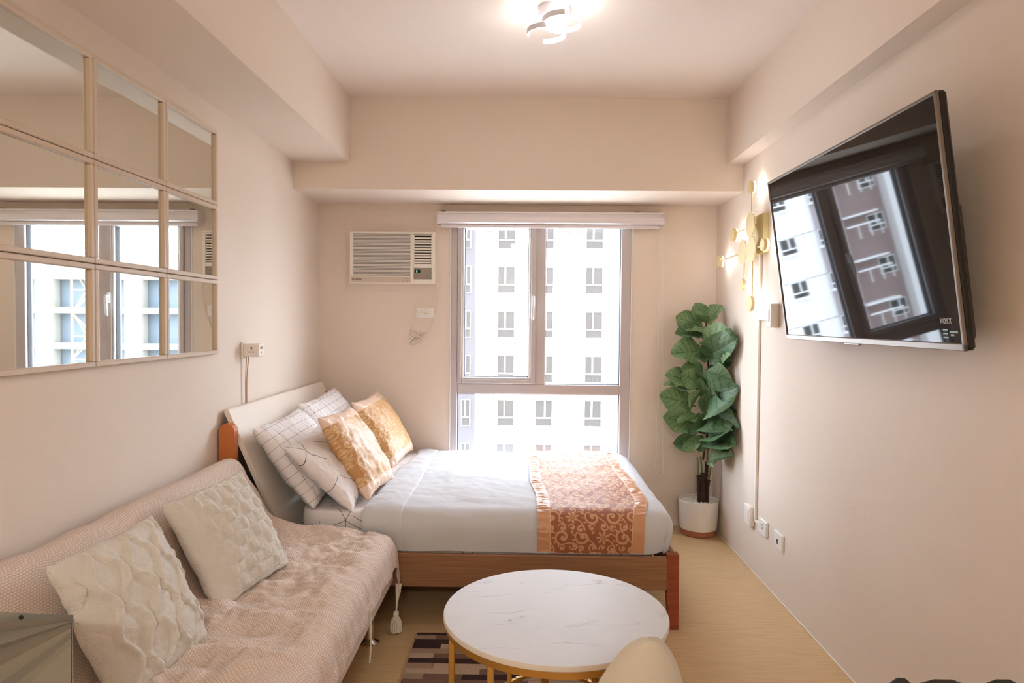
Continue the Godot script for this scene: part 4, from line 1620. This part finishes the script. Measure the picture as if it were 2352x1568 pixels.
	part(t, "plug", g, M.cable)
	var so := thing("wall_socket", "white wall socket under the air conditioner holding its plug", "socket", px(977, 718, 2, ZB))
	g = Geo.new()
	g.box(Vector3(0, 0, 0.006), Vector3(0.124, 0.074, 0.012), 0.003)
	part(so, "plate", g, M.white)


# ------------------------------------------------------------------ roller blind
func build_blind() -> void:
	var zf := ZB + 0.090
	var a := px(1003, 485, 2, zf)
	var e := px(1528, 515, 2, zf)
	var t := thing("roller_blind", "white cassette roller blind pulled up above the window", "blind", Vector3((a.x + e.x) / 2, e.y, ZB))
	var wd := e.x - a.x
	var ht := a.y - e.y
	var g := Geo.new()
	var pr := [Vector2(0.0, 0.0), Vector2(0.070, 0.0), Vector2(0.084, 0.006), Vector2(0.090, 0.020), Vector2(0.088, 0.042), Vector2(0.080, 0.058), Vector2(0.078, ht - 0.012), Vector2(0.086, ht - 0.010), Vector2(0.086, ht), Vector2(0.0, ht)]
	g.prism(pr, Vector3(-wd / 2 + 0.006, 0, 0), Vector3(0, 0, 1), Vector3.UP, Vector3(wd - 0.012, 0, 0))
	part(t, "cassette", g, M.blind)
	for sx in [-1, 1]:
		g = Geo.new()
		g.box(Vector3(sx * (wd / 2 - 0.003), ht / 2, 0.046), Vector3(0.006, ht + 0.004, 0.094), 0.002)
		part(t, "end_cap", g, M.blind)
	g = Geo.new()
	g.box(Vector3(-0.003, -0.013, 0.044), Vector3(wd - 0.05, 0.027, 0.020), 0.006)
	part(t, "bottom_bar", g, M.blind)
	for u in [1019, 1463]:
		var q := px(u, 482, 2, zf - 0.03) - t.position
		g = Geo.new()
		g.box(Vector3(q.x, ht + 0.004, 0.045), Vector3(0.03, 0.005, 0.08), 0.001)
		part(t, "bracket", g, M.ink_soft)
	var w := func(u: float, v: float) -> Vector3: return px(u, v, 2, ZB + 0.05) - t.position
	var pts := []
	for q in [[1522, 514], [1522, 620], [1521.5, 760], [1521.5, 900], [1522, 1040], [1523, 1075], [1521, 1090], [1515, 1097], [1509, 1091], [1506, 1075], [1507, 1020], [1510, 900], [1513, 760], [1516, 620], [1518, 514]]:
		pts.append(w.call(q[0], q[1]))
	g = Geo.new()
	g.tube(pts, 0.0012, 5)
	var bead := Geo.new()
	for k in pts.size() - 1:
		var l: float = pts[k].distance_to(pts[k + 1])
		var m := maxi(int(l / 0.012), 1)
		for j in m:
			g.lathe([Vector2(0, -0.0023), Vector2(0.0019, -0.0012), Vector2(0.0023, 0), Vector2(0.0019, 0.0012), Vector2(0, 0.0023)], pts[k].lerp(pts[k + 1], float(j) / m), 6)
	part(t, "bead_chain", g, M.white)


# ------------------------------------------------------------------ wall lamp
func build_sconce() -> void:
	var at := func(cx: float, cy: float, x: float) -> Vector3: return px(1600 + cx / 3.7337, 380 + cy / 3.7337, 0, x)
	var o: Vector3 = at.call(532, 592, XR)
	var t := thing("wall_lamp", "gold wall lamp of round discs on thin rods with white light behind", "lamp", o)
	var xs := 1.250
	var q := func(cx: float, cy: float, x := xs) -> Vector3: return at.call(cx, cy, x) - o
	var disc := func(parent: Node, called: String, c: Vector3, r: float, thick: float, m: Material) -> MeshInstance3D:
		var g := Geo.new()
		g.lathe([Vector2(0, -thick / 2), Vector2(r - 0.001, -thick / 2), Vector2(r, -thick / 2 + 0.001), Vector2(r, thick / 2 - 0.001), Vector2(r - 0.001, thick / 2), Vector2(0, thick / 2)], Vector3.ZERO, 40)
		var p := part(parent, called, g, m, c)
		p.rotation.z = PI / 2
		return p
	# box on the wall
	var b0: Vector3 = q.call(497, 437, XR - 0.030)
	var b1: Vector3 = q.call(567, 746, XR - 0.030)
	var g := Geo.new()
	g.span(Vector3(-0.030, b1.y, b0.z - 0.02), Vector3(0, b0.y, b1.z), 0.002)
	part(t, "back_box", g, M.gold_frame2)
	for s in [[475, 185, 0.034], [325, 595, 0.039], [206, 822, 0.037], [586, 678, 0.033], [406, 1021, 0.033], [474, 1183, 0.043]]:
		var c: Vector3 = q.call(s[0], s[1])
		var r: float = s[2]
		disc.call(t, "light_head", c + Vector3(-0.006, 0, 0), r, 0.018, M.gold)
		disc.call(t, "led_ring", c + Vector3(0.0075, 0, 0), r - 0.0015, 0.009, M.led)
		omni(t, c + Vector3(0.030, 0, 0), LED_EACH * (r / 0.037), 0.012)
	for s in [[460, 506, 0.070, 0.006], [393, 740, 0.072, -0.004], [466, 719, 0.073, 0.004]]:
		disc.call(t, "front_disc", q.call(s[0], s[1], xs - 0.008 - s[3]), s[2], 0.005, M.gold_disc)
	for s in [[475, 225, 472, 420], [340, 580, 470, 520], [215, 817, 420, 735], [550, 690, 480, 722], [408, 980, 408, 800], [477, 1125, 480, 770]]:
		g = Geo.new()
		g.tube([q.call(s[0], s[1]), q.call(s[2], s[3])], 0.0042, 10)
		part(t, "rod", g, M.gold)
	for s in [[460, 506], [393, 740], [466, 719]]:
		g = Geo.new()
		var c: Vector3 = q.call(s[0], s[1], xs - 0.004)
		g.tube([c, Vector3(0, clampf(c.y, b1.y + 0.02, b0.y - 0.02), clampf(c.z, b0.z, b1.z - 0.01))], 0.005, 8)
		part(t, "rod", g, M.gold)


func ribbon(c: Vector3, r: float, a0: float, a1: float, h: float, th: float, rise: float) -> Array:
	var outer := Geo.new()
	var inner := Geo.new()
	var n := 56
	var rows := [[], [], [], [], []]
	var uvs := [[], [], [], [], []]
	var ri := [[], []]
	for k in n + 1:
		var a := lerpf(a0, a1, float(k) / n) * PI / 180.0
		var d := Vector3(cos(a), 0, sin(a))
		var y := Vector3(0, rise * k / n, 0)
		var quad := [c + d * (r - th) + Vector3(0, h / 2, 0) + y, c + d * r + Vector3(0, h / 2, 0) + y, c + d * r - Vector3(0, h / 2, 0) + y, c + d * (r - th) - Vector3(0, h / 2, 0) + y]
		for j in 4:
			rows[j].append(quad[j])
			uvs[j].append(Vector2(k, j))
		ri[0].append(c + d * (r - th - 0.0008) + Vector3(0, h / 2 - 0.002, 0) + y)
		ri[1].append(c + d * (r - th - 0.0008) - Vector3(0, h / 2 - 0.002, 0) + y)
	for j in 4:
		outer.grid([rows[j], rows[(j + 1) % 4]], [uvs[j], uvs[(j + 1) % 4]], false)
	inner.grid(ri, [uvs[0], uvs[1]], false)
	for k in [0, n]:
		outer.poly([rows[0][k], rows[1][k], rows[2][k], rows[3][k]])
	return [outer, inner]


func build_ceiling_lamp() -> void:
	var c := px(1271, 10, 1, YC)
	c = Vector3(0.118, YC, -2.955)
	var t := thing("ceiling_lamp", "white ceiling lamp of two open curling light rings", "lamp", c)
	var g := Geo.new()
	g.lathe([Vector2(0.0, -0.050), Vector2(0.066, -0.050), Vector2(0.070, -0.046), Vector2(0.070, 0.0), Vector2(0.0, 0.0)], Vector3.ZERO, 48)
	part(t, "canopy", g, M.lamp_white)
	var up := px(1160 + 1380 / 10.69, 505 / 10.69, 1, YC - 0.075) - c
	var low := px(1160 + 1017 / 10.69, 838 / 10.69, 1, YC - 0.108) - c
	var r := ribbon(up, 0.083, 83, 378, 0.022, 0.006, -0.014)
	part(t, "upper_ring", r[0], M.lamp_white)
	part(t, "led_strip", r[1], M.lamp_led)
	r = ribbon(low, 0.084, 262, 552, 0.022, 0.006, 0.008)
	part(t, "lower_ring", r[0], M.lamp_white)
	part(t, "led_strip", r[1], M.lamp_led)
	g = Geo.new()
	g.tube([Vector3(up.x + 0.02, -0.05, up.z - 0.06), Vector3(up.x + 0.02, up.y - 0.03, up.z - 0.075)], 0.004, 8)
	part(t, "post", g, M.lamp_white)
	omni(t, Vector3(up.x, -0.098, up.z), LAMP * 0.5, 0.05)
	omni(t, Vector3(low.x, -0.125, low.z), LAMP * 0.5, 0.05)


func build_rear_lamp() -> void:  # the kitchen end of the room has its own flat lamp; it lights the faces turned away from the window
	var t := thing("panel_lamp", "flat square ceiling lamp over the kitchen end of the room", "lamp", Vector3(0.05, YC, 2.4))
	var g := Geo.new()
	g.span(Vector3(-0.30, -0.03, -0.30), Vector3(0.30, 0, 0.30), 0.004)
	part(t, "housing", g, M.lamp_white)
	g = Geo.new()
	g.span(Vector3(-0.28, -0.034, -0.28), Vector3(0.28, -0.028, 0.28), 0)
	part(t, "diffuser_light", g, M.panel_glow)
	var l := AreaLight3D.new()
	l.name = "light"
	l.area_size = Vector2(0.56, 0.56)
	l.position = Vector3(0, -0.040, 0)
	l.rotation.x = -PI / 2
	l.light_energy = KITCHEN
	l.light_color = KITCHEN_TINT
	l.area_range = 9.0
	l.area_attenuation = 2.0
	l.shadow_enabled = true
	t.add_child(l)


# ------------------------------------------------------------------ sockets, switches, cable duct
func build_sockets() -> void:
	# twin-cable adaptor on the left wall
	var t := thing("socket_adaptor", "white cube socket adaptor with two hanging cables above the headboard", "adaptor", Vector3(XL, 1.20, -3.39))
	var g := Geo.new()
	g.box(Vector3(0.006, 0.042, 0.0), Vector3(0.012, 0.084, 0.084), 0.005)
	part(t, "plate", g, M.plastic)
	g = Geo.new()
	g.box(Vector3(0.050, 0.042, 0.0), Vector3(0.078, 0.066, 0.066), 0.005)
	part(t, "body", g, M.plastic)
	g = Geo.new()
	for q in [[0.052, 0.054, 0.009, 0.007], [0.052, 0.046, 0.005, 0.005], [0.043, 0.034, 0.010, 0.004], [0.061, 0.034, 0.010, 0.004]]:
		g.box(Vector3(q[0], q[1], 0.0332), Vector3(q[2], q[3], 0.001), 0)
	part(t, "socket_hole", g, M.black_pin)
	g = Geo.new()
	for z in [-0.010, 0.0, 0.010]:
		g.box(Vector3(0.0893, 0.054, z), Vector3(0.001, 0.013, 0.005), 0)
	g.box(Vector3(0.0893, 0.030, 0.0), Vector3(0.001, 0.014, 0.004), 0)
	part(t, "usb_port", g, M.ink_soft)
	for k in 2:
		g = Geo.new()
		var x := 0.018 + k * 0.012
		g.tube([Vector3(x, 0.012, 0.01), Vector3(x - 0.002 + k * -0.004, -0.05, 0.012), Vector3(0.014 + k * 0.006, -0.12, 0.012), Vector3(0.014 + k * 0.006, -0.24, 0.012), Vector3(0.013 + k * 0.003, -0.36, 0.012)], 0.0026, 7)
		part(t, "cable", g, M.tan_cable)
	# cable duct down the right wall
	var zt := -3.775
	t = thing("cable_duct", "thin white cable duct running down the wall from the gold lamp", "cable duct", Vector3(XR, 0.30, zt))
	g = Geo.new()
	g.span(Vector3(-0.013, 0.0, -0.009), Vector3(0, 1.48, 0.009), 0.002)
	part(t, "duct", g, M.plastic)
	g = Geo.new()
	g.span(Vector3(-0.013, -0.008, -0.009), Vector3(0, 0.010, 0.085), 0.002)
	part(t, "duct_branch", g, M.plastic)
	g = Geo.new()
	g.span(Vector3(-0.014, 1.115, -0.010), Vector3(0, 1.133, 0.20), 0.002)
	part(t, "duct_branch", g, M.plastic)
	# surface switch box
	t = thing("switch_box", "raised cream switch box on the wall below the gold lamp", "switch", Vector3(XR, 1.378, -3.535))
	g = Geo.new()
	g.box(Vector3(-0.022, 0.062, 0), Vector3(0.044, 0.124, 0.072), 0.003)
	part(t, "box", g, M.plastic)
	g = Geo.new()
	g.box(Vector3(-0.0455, 0.062, 0), Vector3(0.005, 0.06, 0.03), 0.002)
	part(t, "rocker", g, M.white)
	# junction box behind the duct
	t = thing("junction_box", "cream surface box at the foot of the cable duct", "box", Vector3(XR, 0.255, -3.862))
	g = Geo.new()
	g.box(Vector3(-0.013, 0.055, 0), Vector3(0.026, 0.108, 0.10), 0.003)
	part(t, "box", g, M.plastic)
	g = Geo.new()
	g.box(Vector3(-0.0275, 0.055, 0), Vector3(0.004, 0.07, 0.06), 0.001)
	part(t, "cover", g, M.plastic)
	var plate := func(label: String, z: float, w: float) -> Node3D:
		var s := thing("wall_socket", label, "socket", Vector3(XR, 0.262, z), "low wall sockets")
		var p := Geo.new()
		p.box(Vector3(-0.006, 0.040, 0), Vector3(0.013, 0.080, w), 0.003)
		part(s, "plate", p, M.white)
		return s
	var s1: Node3D = plate.call("white wall socket joined to the foot of the cable duct", -3.652, 0.120)
	g = Geo.new()
	for q in [[0.052, -0.010], [0.052, 0.012], [0.028, -0.012]]:
		g.box(Vector3(-0.0128, q[0], q[1]), Vector3(0.001, 0.004, 0.010), 0)
	g.box(Vector3(-0.0128, 0.040, -0.014), Vector3(0.001, 0.026, 0.004), 0)
	g.box(Vector3(-0.0128, 0.036, 0.008), Vector3(0.001, 0.012, 0.004), 0)
	part(s1, "socket_hole", g, M.black_pin)
	var s2: Node3D = plate.call("white wall socket standing apart from the duct, with a short dark lead", -3.430, 0.108)
	g = Geo.new()
	g.box(Vector3(-0.0128, 0.040, -0.004), Vector3(0.001, 0.010, 0.016), 0)
	part(s2, "socket_hole", g, M.black_pin)
	g = Geo.new()
	g.tube([Vector3(-0.013, 0.042, -0.004), Vector3(-0.018, 0.034, 0.002), Vector3(-0.015, 0.024, 0.006)], 0.002, 6)
	part(s2, "short_lead", g, M.black_pin)


# ------------------------------------------------------------------ things near the camera
func build_foreground() -> void:
	# moulded chair
	var top := px(1463, 1462, 2, -1.25)
	var ch := thing("shell_chair", "white moulded shell chair with a rounded back beside the coffee table", "chair", Vector3(top.x, 0, top.z - 0.19))
	ch.rotation.y = CHAIR_TURN
	var g := Geo.new()
	for side in [0.0, 1.0]:
		var rows := []
		var uvs := []
		for i in 41:
			var row := []
			var ur := []
			var u := sin((2.0 * i / 40 - 1.0) * PI / 2)
			for j in 61:
				var s := j / 60.0
				# centre line: from the top of the back down, round the seat, to the front lip
				var y: float
				var z: float
				var w: float
				if s < 0.5:
					var k := s / 0.5
					k = k * k
					y = lerpf(top.y, 0.47, k)
					z = 0.19 - 0.06 * k - 0.03 * k * k
					w = minf(0.252 * sqrt((top.y - y) + 1e-6), 0.205)
				else:
					var k := (s - 0.5) / 0.5
					y = 0.47 - 0.03 * sin(PI * k) - 0.02 * k
					z = 0.10 - 0.30 * k
					w = 0.15 + 0.055 * smoothstep(0.0, 0.3, k) + 0.012 * sin(PI * k) - 0.05 * pow(k, 4)
				var bowl := u * u * (0.05 if s < 0.5 else 0.05)
				var sgn := 1.0 if s < 0.5 else 0.0
				var p := Vector3(u * w, y + bowl * (1.0 - sgn) * 0.8, z - bowl * sgn * minf(1.0, w / 0.15))
				p += Vector3(0, -0.4, 0.9).normalized() * (side * 0.010) * (1.0 - pow(absf(u), 6.0))
				row.append(p)
				ur.append(Vector2(u, s))
			rows.append(row)
			uvs.append(ur)
		g.grid(rows, uvs, side < 0.5)
	part(ch, "shell", g, M.shell)
	for sx in [-1, 1]:
		for sz in [-1, 1]:
			g = Geo.new()
			g.tube([Vector3(sx * 0.12, 0.44, -0.10 + sz * 0.12), Vector3(sx * 0.21, 0.0, -0.10 + sz * 0.21)], [0.017, 0.011], 10)
			part(ch, "leg", g, M.rail)
	# paper carrier bag standing on the end of the sofa, its near side folded in
	var zb := -1.26
	var tr := px(163, 1421, 2, zb)
	var bn := thing("paper_bag", "grey paper carrier bag with a folded side standing on the sofa", "bag", Vector3(tr.x, 0.462, zb))
	var hh := tr.y - 0.462
	var o := bn.position
	var f := func(u: float, v: float, z: float) -> Vector3: return px(u, v, 2, zb + z) - o
	g = Geo.new()  # back panel with the punched hole, leaning out of the bag
	var back := [f.call(167, 1413, -0.058), f.call(-60, 1404, -0.058), f.call(-60, 1980, -0.058), f.call(167, 1980, -0.058)]
	for q in [2, 3]:
		back[q].y = 0.0
	g.out(back, Vector3(0, 0.2, -1))
	g.out(back.map(func(w): return w - Vector3(0, 0, 0.002)), Vector3(0, 0.2, 1))
	part(bn, "back_panel", g, M.bin_lid)
	g = Geo.new()
	g.tube([f.call(49, 1417, -0.0578), f.call(49, 1417, -0.0560)], 0.0045, 14)
	part(bn, "punched_hole", g, M.black_pin)
	g = Geo.new()  # outer side
	g.out([f.call(165, 1421, 0), f.call(167, 1413, -0.058), Vector3(f.call(167, 1413, -0.058).x, 0, -0.058), Vector3(f.call(165, 1421, 0).x, 0, 0)], Vector3(-0.2, 0.2, 0))
	part(bn, "side_panel", g, M.bin)
	# the near side: pleats that fan out from the top corner
	g = Geo.new()
	var fan := [[1421, 1432, 0.0], [1424, 1462, -0.030], [1427, 1500, 0.004], [1430, 1512, -0.016], [1434, 1534, 0.006], [1442, 1560, -0.014], [1452, 1612, -0.026], [1464, 1650, 0.008], [1478, 1690, -0.004], [1580, 1900, 0.0]]
	for k in fan.size() - 1:
		var a: Array = fan[k]
		var b: Array = fan[k + 1]
		g.out([f.call(164, a[0], a[2] * 0.25), f.call(164, b[0], b[2] * 0.25), f.call(-60, b[1], b[2]), f.call(-60, a[1], a[2])], Vector3(0, 0.2, -1))
	g.out([f.call(164, 1580, 0), Vector3(0, 0, 0), f.call(-60, 1896, 0)], Vector3(0, 0.2, -1))
	part(bn, "gusset", g, M.bin)
	# suitcase whose top just reaches into the frame
	var sc := thing("suitcase", "black suitcase with rounded top handles standing by the right wall", "suitcase", Vector3(0.815, 0, -1.24))
	g = Geo.new()
	g.box(Vector3(0, 0.315, 0), Vector3(0.36, 0.59, 0.22), 0.03)
	part(sc, "shell", g, M.suitcase)
	for q in [[2071, 18, 1557], [2168, 58, 1561], [2306, 40, 1561]]:
		var m := px(q[0], q[2], 2, -1.24) - sc.position
		var w: float = q[1] / FOCAL * 1.24
		g = Geo.new()
		g.tube([Vector3(m.x - w, 0.60, 0), Vector3(m.x - w * 0.8, m.y - 0.012, 0), Vector3(m.x - w * 0.35, m.y - 0.009, 0), Vector3(m.x + w * 0.35, m.y - 0.009, 0), Vector3(m.x + w * 0.8, m.y - 0.012, 0), Vector3(m.x + w, 0.60, 0)], 0.009, 10)
		part(sc, "handle", g, M.suitcase)
	for x in [-0.17, 0.17]:
		for z in [-0.08, 0.08]:
			g = Geo.new()
			g.tube([Vector3(x - 0.012, 0.022, z), Vector3(x + 0.012, 0.022, z)], 0.022, 16)
			part(sc, "wheel", g, M.suitcase)


const CHAIR_TURN := 0.12
